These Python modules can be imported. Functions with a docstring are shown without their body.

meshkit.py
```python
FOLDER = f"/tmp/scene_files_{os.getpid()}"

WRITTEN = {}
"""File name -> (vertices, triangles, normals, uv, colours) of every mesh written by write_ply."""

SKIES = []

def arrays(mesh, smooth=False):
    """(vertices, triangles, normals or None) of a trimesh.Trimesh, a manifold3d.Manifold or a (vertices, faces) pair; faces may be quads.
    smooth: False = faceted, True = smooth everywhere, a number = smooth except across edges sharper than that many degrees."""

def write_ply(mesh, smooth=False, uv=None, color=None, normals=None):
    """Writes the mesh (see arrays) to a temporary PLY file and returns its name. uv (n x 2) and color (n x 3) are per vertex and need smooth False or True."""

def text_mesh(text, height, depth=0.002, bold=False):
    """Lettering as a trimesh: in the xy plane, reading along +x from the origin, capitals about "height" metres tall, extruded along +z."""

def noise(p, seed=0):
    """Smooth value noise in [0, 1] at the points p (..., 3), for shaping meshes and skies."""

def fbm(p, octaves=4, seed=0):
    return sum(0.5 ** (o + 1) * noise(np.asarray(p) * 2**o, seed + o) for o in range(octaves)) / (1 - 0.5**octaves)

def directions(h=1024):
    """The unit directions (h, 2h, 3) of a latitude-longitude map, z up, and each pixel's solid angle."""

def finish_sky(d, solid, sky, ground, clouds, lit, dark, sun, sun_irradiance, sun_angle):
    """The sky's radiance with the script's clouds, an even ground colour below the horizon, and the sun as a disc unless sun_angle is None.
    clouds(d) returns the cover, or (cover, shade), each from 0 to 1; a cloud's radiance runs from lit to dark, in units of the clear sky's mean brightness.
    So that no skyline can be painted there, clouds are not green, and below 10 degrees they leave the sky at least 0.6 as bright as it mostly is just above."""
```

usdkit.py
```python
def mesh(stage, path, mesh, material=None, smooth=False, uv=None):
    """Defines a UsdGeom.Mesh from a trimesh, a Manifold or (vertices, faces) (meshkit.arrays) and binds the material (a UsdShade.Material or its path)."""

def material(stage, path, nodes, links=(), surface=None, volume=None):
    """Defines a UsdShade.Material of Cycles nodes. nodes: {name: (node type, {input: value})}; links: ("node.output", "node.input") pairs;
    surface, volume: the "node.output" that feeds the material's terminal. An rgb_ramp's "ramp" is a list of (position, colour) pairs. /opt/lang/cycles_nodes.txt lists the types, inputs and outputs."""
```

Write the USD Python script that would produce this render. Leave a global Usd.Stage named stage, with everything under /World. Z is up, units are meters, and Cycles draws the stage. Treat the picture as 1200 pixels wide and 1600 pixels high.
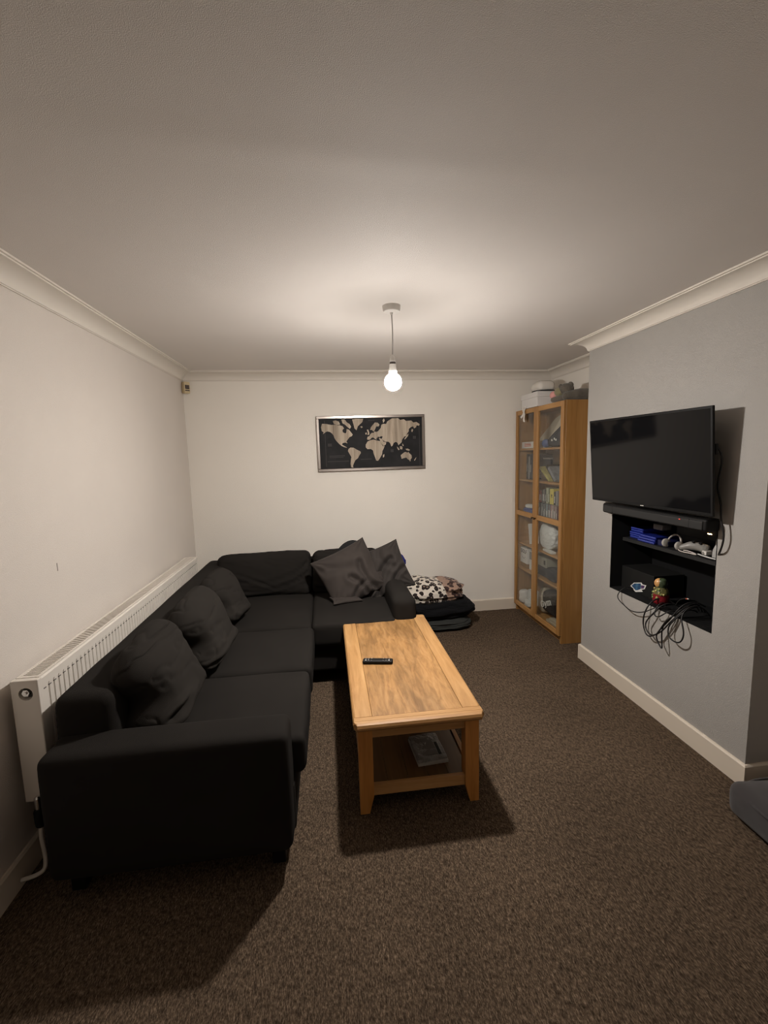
import math, random
import numpy as np, trimesh, usdkit, meshkit
from pxr import Usd, UsdGeom, Gf, Sdf
from scipy.spatial import ConvexHull
from shapely.geometry import Polygon, LineString, box as sbox
from shapely.ops import unary_union

stage = Usd.Stage.CreateInMemory()
UsdGeom.SetStageUpAxis(stage, UsdGeom.Tokens.z)
UsdGeom.SetStageMetersPerUnit(stage, 1.0)
world = UsdGeom.Xform.Define(stage, '/World')
stage.SetDefaultPrim(world.GetPrim())
UsdGeom.Scope.Define(stage, '/World/Looks')

# ------------------------------------------------------------------ camera, light, exposure
cam = UsdGeom.Camera.Define(stage, '/World/camera')
CR = np.array([0.9913627563577958, -0.12856726303587662, -0.02589100581548117])
CU = np.array([0.041462983298153275, 0.11996251981896783, 0.9919122011824942])
CF = np.array([0.12442148657965243, 0.9844183321709057, -0.12425715658730449])
CZ = 1.615
cam.AddTransformOp().Set(Gf.Matrix4d(*CR, 0, *CU, 0, *(-CF), 0, 0, 0, CZ, 1))
cam.CreateHorizontalApertureAttr(36.0)
cam.CreateVerticalApertureAttr(48.0)
cam.CreateFocalLengthAttr(36.0 * 700.0 / 1200.0)
cam.CreateClippingRangeAttr((0.05, 100.0))
cam.CreateExposureAttr(1.70)
BULB_STRENGTH = 560.0            # the one lamp of the room (built as pendant_light below)
BULB_COLOR = (1.0, 0.942, 0.885)
BULB_TOP = 0.045
BULB_X, BULB_Y, BULB_Z, BULB_R = 0.378, 2.456, 2.009, 0.0475

# ------------------------------------------------------------------ room measures
XL, XC, XA = -1.2447, 1.92, 2.262
YB, Y0, Y1, YN = 4.3236, 3.127, 1.735, -1.4
H, CW, CH, BH, BT = 2.4, 0.107, 0.0765, 0.115, 0.015
SZ = 0.46

# ------------------------------------------------------------------ helpers
used = {}
locs = {}
def numbered(parent, name):
    k = (parent, name)
    n = used.get(k, 0)
    used[k] = n + 1
    return name if n == 0 else f'{name}_{n:03d}'
def keys(prim, **kw):
    for k, v in kw.items():
        if v:
            prim.SetCustomDataByKey(k, v)
def path_of(parent):
    return '/World' if parent is None else str(parent.GetPath())
def thing(name, label, cat, loc=(0, 0, 0), group=None):
    p = '/World/' + numbered('/World', name)
    x = UsdGeom.Xform.Define(stage, p)
    x.AddTranslateOp().Set(Gf.Vec3d(*map(float, loc)))
    keys(x.GetPrim(), label=label, category=cat, group=group)
    locs[p] = np.array(loc, float)
    return x.GetPrim()
def obj(name, mesh, mat, parent=None, smooth=35, **kw):
    """One Mesh prim; the mesh comes in world coordinates and is stored in those of the thing it belongs to."""
    pp = path_of(parent)
    p = pp + '/' + numbered(pp, name)
    off = np.zeros(3)
    q = pp
    while q not in ('/World', '/', ''):
        if q in locs:
            off = locs[q]; break
        q = q.rsplit('/', 1)[0]
    v, f, n = meshkit.arrays(mesh, smooth)
    v = v - off
    live = np.unique(f)
    if len(live) < len(v):
        back = np.full(len(v), -1); back[live] = np.arange(len(live)); v, f = v[live], back[f]
        n = None if n is None else n[live]
    me = trimesh.Trimesh(v, f, process=False)
    m = usdkit.mesh(stage, p, me, mat, smooth=False)
    if n is not None:
        from pxr import Vt
        m.CreateNormalsAttr(Vt.Vec3fArray.FromNumpy(n.astype(np.float32)))
        m.SetNormalsInterpolation('vertex')
    keys(m.GetPrim(), **kw)
    return m.GetPrim()
def single(name, mesh, mat, label, cat, group=None, smooth=35):
    return obj(name, mesh, mat, None, smooth, label=label, category=cat, group=group)
def struct(name, mesh, mat, parent=None, smooth=30, label=None):
    kw = dict(kind='structure') if parent is None else {}
    return obj(name, mesh, mat, parent, smooth, label=label, **kw)

def cat_(*ms):
    return trimesh.util.concatenate([m for m in ms])
def hull(pts):
    return trimesh.Trimesh(*[np.asarray(a) for a in hull_vf(pts)], process=False)
def hull_vf(pts):
    h = trimesh.convex.convex_hull(np.asarray(pts, float))
    return h.vertices, h.faces
def bx(x0, x1, y0, y1, z0, z1, c=0.0):
    """Box with chamfered edges."""
    if c <= 0:
        m = trimesh.creation.box((x1 - x0, y1 - y0, z1 - z0))
        m.apply_translation(((x0 + x1) / 2, (y0 + y1) / 2, (z0 + z1) / 2)); return m
    lo, hi = np.array([x0, y0, z0]), np.array([x1, y1, z1])
    P = []
    for sx in (0, 1):
        for sy in (0, 1):
            for sz in (0, 1):
                for a in range(3):
                    s = np.array([sx, sy, sz])
                    p = np.where(s == 1, hi - c, lo + c)
                    p[a] = hi[a] if s[a] else lo[a]
                    P.append(p)
    return hull(P)
def rbx(x0, x1, y0, y1, z0, z1, r, sub=2):
    s = trimesh.creation.icosphere(subdivisions=sub, radius=r).vertices
    P = [s + [x, y, z] for x in (x0 + r, x1 - r) for y in (y0 + r, y1 - r) for z in (z0 + r, z1 - r)]
    return hull(np.vstack(P))
def tube(pts, r, sides=8, smooth_n=0, closed_caps=True):
    p = np.asarray(pts, float)
    if smooth_n:
        from scipy.interpolate import CubicSpline
        t = np.r_[0, np.cumsum(np.linalg.norm(np.diff(p, axis=0), axis=1))]
        p = CubicSpline(t, p)(np.linspace(0, t[-1], smooth_n))
    t = np.gradient(p, axis=0); t /= np.linalg.norm(t, axis=1, keepdims=True) + 1e-12
    a = np.cross(t[0], [0, 0, 1.0] if abs(t[0][2]) < .9 else [1.0, 0, 0]); A = []
    for k in range(len(p)):
        a = a - t[k] * (a @ t[k]); a /= np.linalg.norm(a) + 1e-12; A.append(a)
    A = np.array(A); B = np.cross(t, A)
    ang = np.arange(sides) * 2 * np.pi / sides
    rr = np.broadcast_to(r, (len(p),))
    v = p[:, None] + rr[:, None, None] * (np.cos(ang)[None, :, None] * A[:, None] + np.sin(ang)[None, :, None] * B[:, None])
    v = v.reshape(-1, 3); n = len(p); f = []
    for i in range(n - 1):
        for j in range(sides):
            k = (j + 1) % sides
            f += [[i * sides + j, i * sides + k, (i + 1) * sides + k], [i * sides + j, (i + 1) * sides + k, (i + 1) * sides + j]]
    f += [[0, k + 1, k] for k in range(1, sides - 1)]
    b = (n - 1) * sides
    f += [[b, b + k, b + k + 1] for k in range(1, sides - 1)]
    return trimesh.Trimesh(v, f, process=False)
def lathe(prof, n=32, loc=(0, 0, 0)):
    m = trimesh.creation.revolve(np.asarray(prof, float), sections=n)
    m.apply_translation(loc); return m
def extrude(poly, h):
    return trimesh.util.concatenate([trimesh.creation.extrude_polygon(g, h, engine='earcut') for g in getattr(poly, 'geoms', [poly])])
def place(m, M=None, t=(0, 0, 0)):
    m = m.copy()
    T = np.eye(4)
    if M is not None: T[:3, :3] = M
    T[:3, 3] = t
    m.apply_transform(T); return m
def rot(axis, deg):
    return trimesh.transformations.rotation_matrix(math.radians(deg), axis)[:3, :3]
# print on the -x side of a thing: (u to the right as seen = -y, v up)
FACE_NEG_X = np.array([[0, 0, -1.0], [-1.0, 0, 0], [0, 1.0, 0]])
FACE_NEG_Y = np.array([[1.0, 0, 0], [0, 0, -1.0], [0, 1.0, 0]])

def grid_box(n):
    """Unit cube surface grid [-1,1]^3 with n = (nx,ny,nz) cells, welded, denser at the rims."""
    def ax(k):
        t = np.linspace(-1, 1, k + 1); return np.sign(t) * (1 - (1 - np.abs(t)) ** 1.7)
    X = [ax(k) for k in n]
    V, Fc, off = [], [], 0
    for a in range(3):
        b, c = (a + 1) % 3, (a + 2) % 3
        for s in (-1, 1):
            gb, gc = np.meshgrid(X[b], X[c], indexing='ij')
            p = np.zeros(gb.shape + (3,)); p[..., a] = s; p[..., b] = gb; p[..., c] = gc
            nb, nc = len(X[b]), len(X[c])
            i, j = np.meshgrid(np.arange(nb - 1), np.arange(nc - 1), indexing='ij')
            q = np.stack([i * nc + j, (i + 1) * nc + j, (i + 1) * nc + j + 1, i * nc + j + 1], -1).reshape(-1, 4) + off
            if s < 0: q = q[:, ::-1]
            V.append(p.reshape(-1, 3)); Fc.append(q); off += nb * nc
    V, Fc = np.vstack(V), np.vstack(Fc)
    _, first, inv = np.unique(np.round(V, 6), axis=0, return_index=True, return_inverse=True)
    V = V[first]; Fc = inv.reshape(-1)[Fc]
    return V, np.vstack([Fc[:, [0, 1, 2]], Fc[:, [0, 2, 3]]])
def seg_dist(p, line):
    d = np.full(len(p), 1e9)
    for a, b in zip(line[:-1], line[1:]):
        a, b = np.asarray(a, float), np.asarray(b, float)
        t = np.clip(((p - a) @ (b - a)) / ((b - a) @ (b - a) + 1e-12), 0, 1)
        d = np.minimum(d, np.linalg.norm(p - a - t[:, None] * (b - a), axis=1))
    return d
def spl(line, n=30):
    from scipy.interpolate import CubicSpline
    p = np.asarray(line, float)
    if len(p) < 3: return p
    t = np.r_[0, np.cumsum(np.linalg.norm(np.diff(p, axis=0), axis=1))]
    return CubicSpline(t, p)(np.linspace(0, t[-1], n))
def soft(size, r, n=(20, 20, 20), bulge=(0, 0, 0), noise=0.0, nscale=6.0, seed=0, creases=(), shape=None, wrinkle=0.0):
    """A soft upholstered block: rounded, bulged, wrinkled; creases = (3-D polyline, depth, width, ridge)."""
    V, Fc = grid_box(n)
    h = np.array(size, float) / 2
    r = min(r, h.min() * .98)
    p = V * h
    inner = np.clip(p, -(h - r), h - r)
    d = p - inner
    # map the cube rim onto the round rim
    k = np.abs(V) ** 1
    L = np.linalg.norm(d, axis=1, keepdims=True)
    mx = np.abs(d).max(1, keepdims=True)
    d = np.where(L > 1e-9, d / np.maximum(L, 1e-9) * mx, d)
    p = inner + d
    for a in range(3):
        b, c = (a + 1) % 3, (a + 2) % 3
        if bulge[a]:
            w = (1 - (np.clip(p[:, b] / h[b], -1, 1)) ** 2) * (1 - (np.clip(p[:, c] / h[c], -1, 1)) ** 2)
            p[:, a] += bulge[a] * w * np.clip(p[:, a] / h[a], -1, 1)
    if shape is not None: p = shape(p, h)
    m = trimesh.Trimesh(p, Fc, process=False)
    if m.volume < 0: m.invert()
    nrm = np.array(m.vertex_normals)
    disp = np.zeros(len(p))
    if noise: disp += noise * 2 * (meshkit.fbm(p * nscale + seed * 7.3, 3, seed) - .5)
    if wrinkle: disp -= wrinkle * np.clip(1 - np.abs(meshkit.fbm(p * [9, 5, 14] + seed * 3.7, 2, seed + 5) - .5) * 14, 0, 1) ** 2
    for line, depth, width, ridge in creases:
        dd = seg_dist(p, spl(line))
        disp += -depth * np.exp(-(dd / width) ** 2) + ridge * np.exp(-((dd - 2.4 * width) / (1.5 * width)) ** 2)
    m.vertices = p + nrm * disp[:, None]
    return m
def pillow(w, h, t, n=46, seed=0, wr=.008, pinch=.07, bend=0.0, creases=()):
    """Square throw pillow with pointed corners, in the xy plane, puffed along z."""
    u = np.linspace(-1, 1, n + 1); u = np.sign(u) * (1 - (1 - np.abs(u)) ** 1.3)
    U_, V_ = np.meshgrid(u, u, indexing='ij')
    X = U_ * w / 2 * (1 - pinch * (1 - V_ ** 2)); Y = V_ * h / 2 * (1 - pinch * (1 - U_ ** 2))
    T = t / 2 * (np.clip(1 - np.abs(U_) ** 2.6, 0, 1) * np.clip(1 - np.abs(V_) ** 2.6, 0, 1)) ** .6 + .003
    ang = np.arctan2(np.abs(V_) - 1, np.abs(U_) - 1)
    rad = np.sqrt((np.abs(V_) - 1) ** 2 + (np.abs(U_) - 1) ** 2)
    fold = np.sin(ang * 13 + seed) * np.exp(-(rad / .5) ** 2) * wr * np.clip(rad * 4, 0, 1)
    out, k = [], (n + 1) * (n + 1)
    for s in (1, -1):
        P = np.stack([X, Y, s * T], -1).reshape(-1, 3)
        nz = (meshkit.fbm(P * 9 + seed * 3.1 + s, 3, seed) - .5) * wr * 2.2 + fold.ravel()
        for line, depth, width, ridge in creases:
            if s > 0:
                ln = np.c_[np.asarray(line, float), np.zeros(len(line))]
                q = P.copy(); q[:, 2] = 0
                dd = seg_dist(q, spl(ln)); nz = nz - depth * np.exp(-(dd / width) ** 2) + ridge * np.exp(-((dd - 2.2 * width) / (1.4 * width)) ** 2)
        edge = np.minimum(1, T.ravel() / (t * .2))
        P[:, 2] += s * nz * edge
        P[:, 2] += bend * (P[:, 1] / (h / 2)) ** 2
        out.append(P)
    i, j = np.meshgrid(np.arange(n), np.arange(n), indexing='ij')
    a = i * (n + 1) + j
    q = np.stack([a, a + n + 1, a + n + 2, a + 1], -1).reshape(-1, 4)
    f1 = np.vstack([q[:, [0, 1, 2]], q[:, [0, 2, 3]]])
    f2 = f1[:, ::-1] + k
    rim = [(i_, 0) for i_ in range(n)] + [(n, j_) for j_ in range(n)] + [(i_, n) for i_ in range(n, 0, -1)] + [(0, j_) for j_ in range(n, 0, -1)]
    ids = [a_ * (n + 1) + b_ for a_, b_ in rim]
    f3 = []
    for a_, b_ in zip(ids, ids[1:] + ids[:1]):
        f3 += [[a_, a_ + k, b_ + k], [a_, b_ + k, b_]]
    m = trimesh.Trimesh(np.vstack(out), np.vstack([f1, f2, np.array(f3)]), process=False)
    return m
def basis(normal, up):
    z = np.asarray(normal, float); z /= np.linalg.norm(z)
    y = np.asarray(up, float); y = y - z * (y @ z); y /= np.linalg.norm(y)
    return np.stack([np.cross(y, z), y, z], 1)

# ------------------------------------------------------------------ materials
L = '/World/Looks/'
def plain(name, col, rough=.6, spec=.5, metal=0.0, bump=None, sheen=0.0, var=None, emit=None, coat=0.0):
    """bump = (scale, distance); var = (scale, strength 0..1) mottles the colour."""
    n = {'p': ('principled_bsdf', dict(base_color=col, roughness=rough, specular_ior_level=spec, metallic=metal, sheen_weight=sheen, coat_weight=coat))}
    k = []
    if bump or var: n['tc'] = ('texture_coordinate', {})
    if var:
        n['vn'] = ('noise_texture', dict(scale=var[0], detail=4.0, roughness=.6))
        c = np.array(col)
        n['vr'] = ('rgb_ramp', dict(ramp=[(.3, tuple(c * (1 - var[1]))), (.7, tuple(c * (1 + var[1])))]))
        k += [('tc.object', 'vn.vector'), ('vn.fac', 'vr.fac'), ('vr.color', 'p.base_color')]
    if bump:
        n['bn'] = ('noise_texture', dict(scale=bump[0], detail=3.0, roughness=.6))
        n['bu'] = ('bump', dict(strength=1.0, distance=bump[1]))
        k += [('tc.object', 'bn.vector'), ('bn.fac', 'bu.height'), ('bu.normal', 'p.normal')]
    if emit:
        n['p'][1].update(emission_color=emit[0], emission_strength=emit[1])
    return usdkit.material(stage, L + name, n, k, surface='p.BSDF')
def wood(name, dark, mid, light, stretch, rough=.52, blotch=0.0, seed=0.0, spec=.5):
    """stretch: per-axis frequency; low along the grain."""
    n = {'tc': ('texture_coordinate', {}),
         'mp': ('mapping', dict(scale=stretch, location=(seed, seed * .7, seed * 1.3))),
         'no': ('noise_texture', dict(scale=1.0, detail=5.0, roughness=.62, distortion=.6)),
         'ra': ('rgb_ramp', dict(ramp=[(.28, dark), (.5, mid), (.72, light)])),
         'mp2': ('mapping', dict(scale=tuple(np.array(stretch) * .22), location=(seed * 2 + 3, 1.0, seed))),
         'n2': ('noise_texture', dict(scale=1.0, detail=3.0, roughness=.55, distortion=1.2)),
         'r2': ('rgb_ramp', dict(ramp=[(.35, (1 - blotch,) * 3), (.6, (1.0, 1.0, 1.0))])),
         'mx': ('mix_color', dict(blend_type='multiply', fac=1.0)),
         'bu': ('bump', dict(strength=.4, distance=.0006)),
         'p': ('principled_bsdf', dict(roughness=rough, specular_ior_level=spec))}
    k = [('tc.object', 'mp.vector'), ('mp.vector', 'no.vector'), ('no.fac', 'ra.fac'), ('tc.object', 'mp2.vector'), ('mp2.vector', 'n2.vector'), ('n2.fac', 'r2.fac'),
         ('ra.color', 'mx.a'), ('r2.color', 'mx.b'), ('mx.result', 'p.base_color'), ('no.fac', 'bu.height'), ('bu.normal', 'p.normal')]
    return usdkit.material(stage, L + name, n, k, surface='p.BSDF')

M = {}
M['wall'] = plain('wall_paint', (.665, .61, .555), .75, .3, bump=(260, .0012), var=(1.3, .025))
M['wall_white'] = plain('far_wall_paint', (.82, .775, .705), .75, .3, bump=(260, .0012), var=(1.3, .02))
M['ceiling'] = plain('ceiling_paint', (.71, .67, .63), .7, .22, bump=(420, .0012), var=(1.1, .02))
M['coving'] = plain('coving_paint', (.72, .67, .60), .6, .4)
M['chimney'] = plain('grey_wall_paint', (.36, .342, .318), .7, .35, bump=(260, .0012), var=(1.2, .03))
M['skirting'] = plain('cream_gloss_paint', (.68, .60, .50), .45, .5)
M['white_metal'] = plain('radiator_enamel', (.70, .65, .585), .4, .5)
M['slot'] = plain('radiator_slot', (.12, .11, .10), .8, .2)
M['chrome'] = plain('chrome', (.75, .74, .72), .2, .5, 1.0)
M['black_plastic'] = plain('black_plastic', (.007, .007, .007), .5, .2)
M['black_matt'] = plain('black_matt_paint', (.006, .006, .0062), .8, .2)
M['grey_shelf'] = plain('dark_shelf_board', (.02, .02, .02), .55, .3)
M['screen'] = plain('screen_glass', (.005, .005, .0055), .06, .22)
M['white_plastic'] = plain('white_plastic', (.66, .63, .59), .4, .5)
M['dull_white'] = plain('dull_white_plastic', (.38, .36, .33), .45, .4)
M['cream_plastic'] = plain('aged_cream_plastic', (.62, .50, .30), .45, .5)
M['dark_lens'] = plain('sensor_lens', (.07, .055, .05), .3, .5)
M['oak'] = wood('oak_rail_along', (0.3359, 0.1616, 0.0496), (0.4666, 0.2505, 0.0892), (0.5598, 0.3233, 0.1322), (26, 2.4, 26), blotch=.12, seed=1.0)
M['oak_x'] = wood('oak_rail_across', (0.3359, 0.1616, 0.0496), (0.4666, 0.2505, 0.0892), (0.5598, 0.3233, 0.1322), (2.4, 26, 26), blotch=.10, seed=2.0)
M['oak_leg'] = wood('oak_upright', (0.4066, 0.1654, 0.0335), (0.5502, 0.2389, 0.0559), (0.6458, 0.3033, 0.0783), (26, 26, 2.4), blotch=.1, seed=3.0)
M['oak_panel'] = wood('oak_worn_panel', (0.2519, 0.1253, 0.0397), (0.4013, 0.2101, 0.0714), (0.5039, 0.2829, 0.1124), (38, 6.5, 38), .5, blotch=.36, seed=4.0)
M['oak_shelf_shaded'] = wood('oak_low_shelf_shaded', (.09, .045, .014), (.13, .068, .022), (.17, .09, .032), (26, 2.4, 26), .45, blotch=.2, seed=9.0)  # oak darkened so the shade under the table top is in its colour
M['cab'] = wood('cabinet_oak_veneer', (0.278, 0.1315, 0.035), (0.3548, 0.1779, 0.0525), (0.4199, 0.223, 0.075), (26, 26, 1.8), .45, blotch=.1, seed=5.0)
M['cab_h'] = wood('cabinet_oak_cross', (0.2957, 0.1411, 0.0386), (0.3903, 0.2025, 0.0662), (0.4731, 0.2576, 0.0905), (26, 1.8, 26), .45, blotch=.08, seed=6.0)
M['cab_in'] = plain('cabinet_inside', (.27, .155, .07), .6, .3, var=(4, .08))
M['knob'] = plain('dark_brass', (.10, .06, .025), .35, .5, .6)
M['sofa'] = plain('charcoal_weave', (.0165, .0145, .0127), .95, .12, bump=(700, .0012), sheen=.0, var=(3.5, .10))
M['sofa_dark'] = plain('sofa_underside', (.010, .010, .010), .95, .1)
M['cushion'] = plain('charcoal_cushion_weave', (.0225, .0198, .0172), .95, .12, bump=(700, .0012), sheen=.0, var=(3.0, .12))
M['cushion2'] = plain('dark_round_cushion', (.018, .018, .0185), .92, .15, bump=(700, .0012))
M['taupe'] = plain('taupe_pillow_cloth', (.038, .0305, .0265), .8, .25, bump=(500, .001), sheen=.04, var=(4, .12))
M['taupe2'] = plain('taupe_pillow_cloth_dark', (.032, .0265, .0235), .8, .25, bump=(500, .001), sheen=.04, var=(4, .12))
M['blue_cloth'] = plain('blue_cloth', (.02, .025, .16), .8, .2)
M['black_fleece'] = plain('black_fleece', (.008, .008, .009), 1.0, .1, bump=(160, .004), sheen=.03)
M['grey_cloth'] = plain('dark_grey_cloth', (.035, .036, .033), .9, .2, bump=(200, .002))
M['beanbag'] = plain('grey_floor_cushion', (.055, .050, .050), .95, .15, bump=(500, .0015), sheen=.2, var=(4, .1))
M['plush'] = plain('grey_brown_plush', (.115, .10, .08), 1.0, .1, bump=(130, .004), sheen=.3, var=(12, .25))
M['plush_face'] = plain('olive_plush', (.24, .21, .12), 1.0, .1, bump=(130, .004), sheen=.3)
M['pink'] = plain('pink_plush', (.62, .30, .27), .9, .2)
M['paper'] = plain('white_paper', (.70, .68, .64), .7, .3)
M['white_box'] = plain('white_card', (.66, .64, .62), .6, .35)
M['bag'] = plain('white_plastic_bag', (.62, .63, .62), .35, .5, bump=(60, .006))
M['wrap'] = plain('clear_wrapping', (.26, .255, .24), .3, .5, bump=(60, .006), var=(30, .3))
M['beige'] = plain('beige_card', (.42, .36, .27), .7, .3)
M['cloth_white'] = plain('white_cotton', (.70, .66, .60), .85, .2, bump=(300, .001))
M['red_print'] = plain('red_print', (.50, .10, .05), .6, .3)
M['ink'] = plain('dark_ink', (.02, .02, .02), .6, .3)
M['grey_print'] = plain('grey_print', (.22, .21, .20), .6, .3)
M['white_print'] = plain('white_print', (.62, .61, .58), .6, .3)
M['navy'] = plain('navy_stuff', (.014, .018, .028), .8, .3)
M['blue_case'] = plain('blue_case_plastic', (.012, .022, .20), .3, .5)
M['blue_case_edge'] = plain('blue_case_edge', (.09, .12, .42), .3, .5)
M['rubber'] = plain('black_cable_rubber', (.012, .011, .011), .5, .4)
M['silver'] = plain('pewter_frame', (.34, .30, .27), .3, .5, .85)
M['cord'] = plain('pendant_flex', (.46, .44, .42), .6, .3)
M['led'] = plain('amber_led', (.9, .5, .2), .5, .5, emit=((1.0, .55, .2), 4.0))
M['led_red'] = plain('red_led', (.5, .02, .01), .5, .5, emit=((1.0, .08, .04), .25))
# LED globe: full light below the middle, frosted and dim towards its collar
M['bulb'] = usdkit.material(stage, L + 'bulb_glow', {'tc': ('texture_coordinate', {}), 'sx': ('separate_xyz', {}), 'mr': ('map_range', dict(range_type='smoothstep', from_min=BULB_Z - H - .028, from_max=BULB_Z - H + .006, to_min=BULB_STRENGTH, to_max=BULB_STRENGTH * BULB_TOP, clamp=True)), 'e': ('emission', dict(color=BULB_COLOR))},
                            [('tc.object', 'sx.vector'), ('sx.z', 'mr.value'), ('mr.result', 'e.strength')], surface='e.emission')
M['glass'] = usdkit.material(stage, L + 'door_glass', {'lw': ('layer_weight', dict(blend=.5)), 'pw': ('math', dict(math_type='power', value2=4.0)), 'ma': ('math', dict(math_type='multiply_add', value2=.55, value3=.03)),
                             't': ('transparent_bsdf', dict(color=(.93, .94, .93))), 'g': ('glossy_bsdf', dict(color=(1, 1, 1), roughness=.02)), 'm': ('mix_closure', {})},
                             [('lw.facing', 'pw.value1'), ('pw.value', 'ma.value1'), ('ma.value', 'm.fac'), ('t.BSDF', 'm.closure1'), ('g.BSDF', 'm.closure2')], surface='m.closure')
# carpet: short brown pile, flecked
M['carpet'] = usdkit.material(stage, L + 'brown_carpet', {
    'tc': ('texture_coordinate', {}), 'mp': ('mapping', dict(scale=(1.0, .36, 1.0), rotation=(0, 0, .12))),
    'n1': ('noise_texture', dict(scale=230.0, detail=3.0, roughness=.7)), 'n2': ('noise_texture', dict(scale=85.0, detail=3.0, roughness=.65)), 'n3': ('noise_texture', dict(scale=2.2, detail=3.0, roughness=.5)),
    'r1': ('rgb_ramp', dict(ramp=[(.32, (.036, .024, .0150)), (.5, (.094, .066, .044)), (.70, (.215, .158, .112))])),
    'r2': ('rgb_ramp', dict(ramp=[(.3, (.50,) * 3), (.7, (1.42,) * 3)])), 'r3': ('rgb_ramp', dict(ramp=[(.35, (.90,) * 3), (.65, (1.08,) * 3)])),
    'm1': ('mix_color', dict(blend_type='multiply', fac=1.0, use_clamp=False)), 'm2': ('mix_color', dict(blend_type='multiply', fac=1.0, use_clamp=False)),
    'bu': ('bump', dict(strength=.8, distance=.006)), 'p': ('principled_bsdf', dict(roughness=1.0, specular_ior_level=.05, sheen_weight=.0))},
    [('tc.object', 'mp.vector'), ('mp.vector', 'n1.vector'), ('mp.vector', 'n2.vector'), ('tc.object', 'n3.vector'), ('n1.fac', 'r1.fac'), ('n2.fac', 'r2.fac'), ('n3.fac', 'r3.fac'),
     ('r1.color', 'm1.a'), ('r2.color', 'm1.b'), ('m1.result', 'm2.a'), ('r3.color', 'm2.b'), ('m2.result', 'p.base_color'), ('n1.fac', 'bu.height'), ('bu.normal', 'p.normal')], surface='p.BSDF')
def leopard(name, base, ring, core, scale):
    return usdkit.material(stage, L + name, {
        'tc': ('texture_coordinate', {}), 'nz': ('noise_texture', dict(scale=14.0, detail=2.0)), 'ad': ('vector_math', dict(math_type='multiply_add', vector2=(.035, .035, .035))),
        'vo': ('voronoi_texture', dict(scale=scale, randomness=.85)), 'ra': ('rgb_ramp', dict(ramp=[(0.0, core), (.17, core), (.22, ring), (.47, ring), (.52, base), (1.0, base)])),
        'p': ('principled_bsdf', dict(roughness=.95, specular_ior_level=.1, sheen_weight=.2))},
        [('nz.color', 'ad.vector1'), ('tc.object', 'nz.vector'), ('tc.object', 'ad.vector3'), ('ad.vector', 'vo.vector'), ('vo.distance', 'ra.fac'), ('ra.color', 'p.base_color')], surface='p.BSDF')
M['leopard'] = leopard('leopard_fleece', (.66, .60, .52), (.022, .016, .015), (.20, .15, .115), 22.0)
M['leopard_brown'] = leopard('leopard_fleece_brown', (.34, .225, .17), (.04, .02, .017), (.14, .08, .06), 18.0)
M['map_sea'] = plain('map_sea', (.018, .0175, .0185), .6, .15, var=(7, .35))
M['map_land'] = wood('map_land_wood', (0.27, 0.2145, 0.16), (0.486, 0.403, 0.3136), (0.6345, 0.546, 0.4352), (24, 1.0, 1.5), .7, blotch=.2, seed=8.0, spec=.2)
M['map_faint'] = plain('map_faint_print', (.05, .047, .047), .7, .2)

# ------------------------------------------------------------------ the room
struct('floor', bx(XL - .1, XA + .1, YN - .1, YB + .1, -.1, 0), M['carpet'], label='brown flecked carpet')
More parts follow.
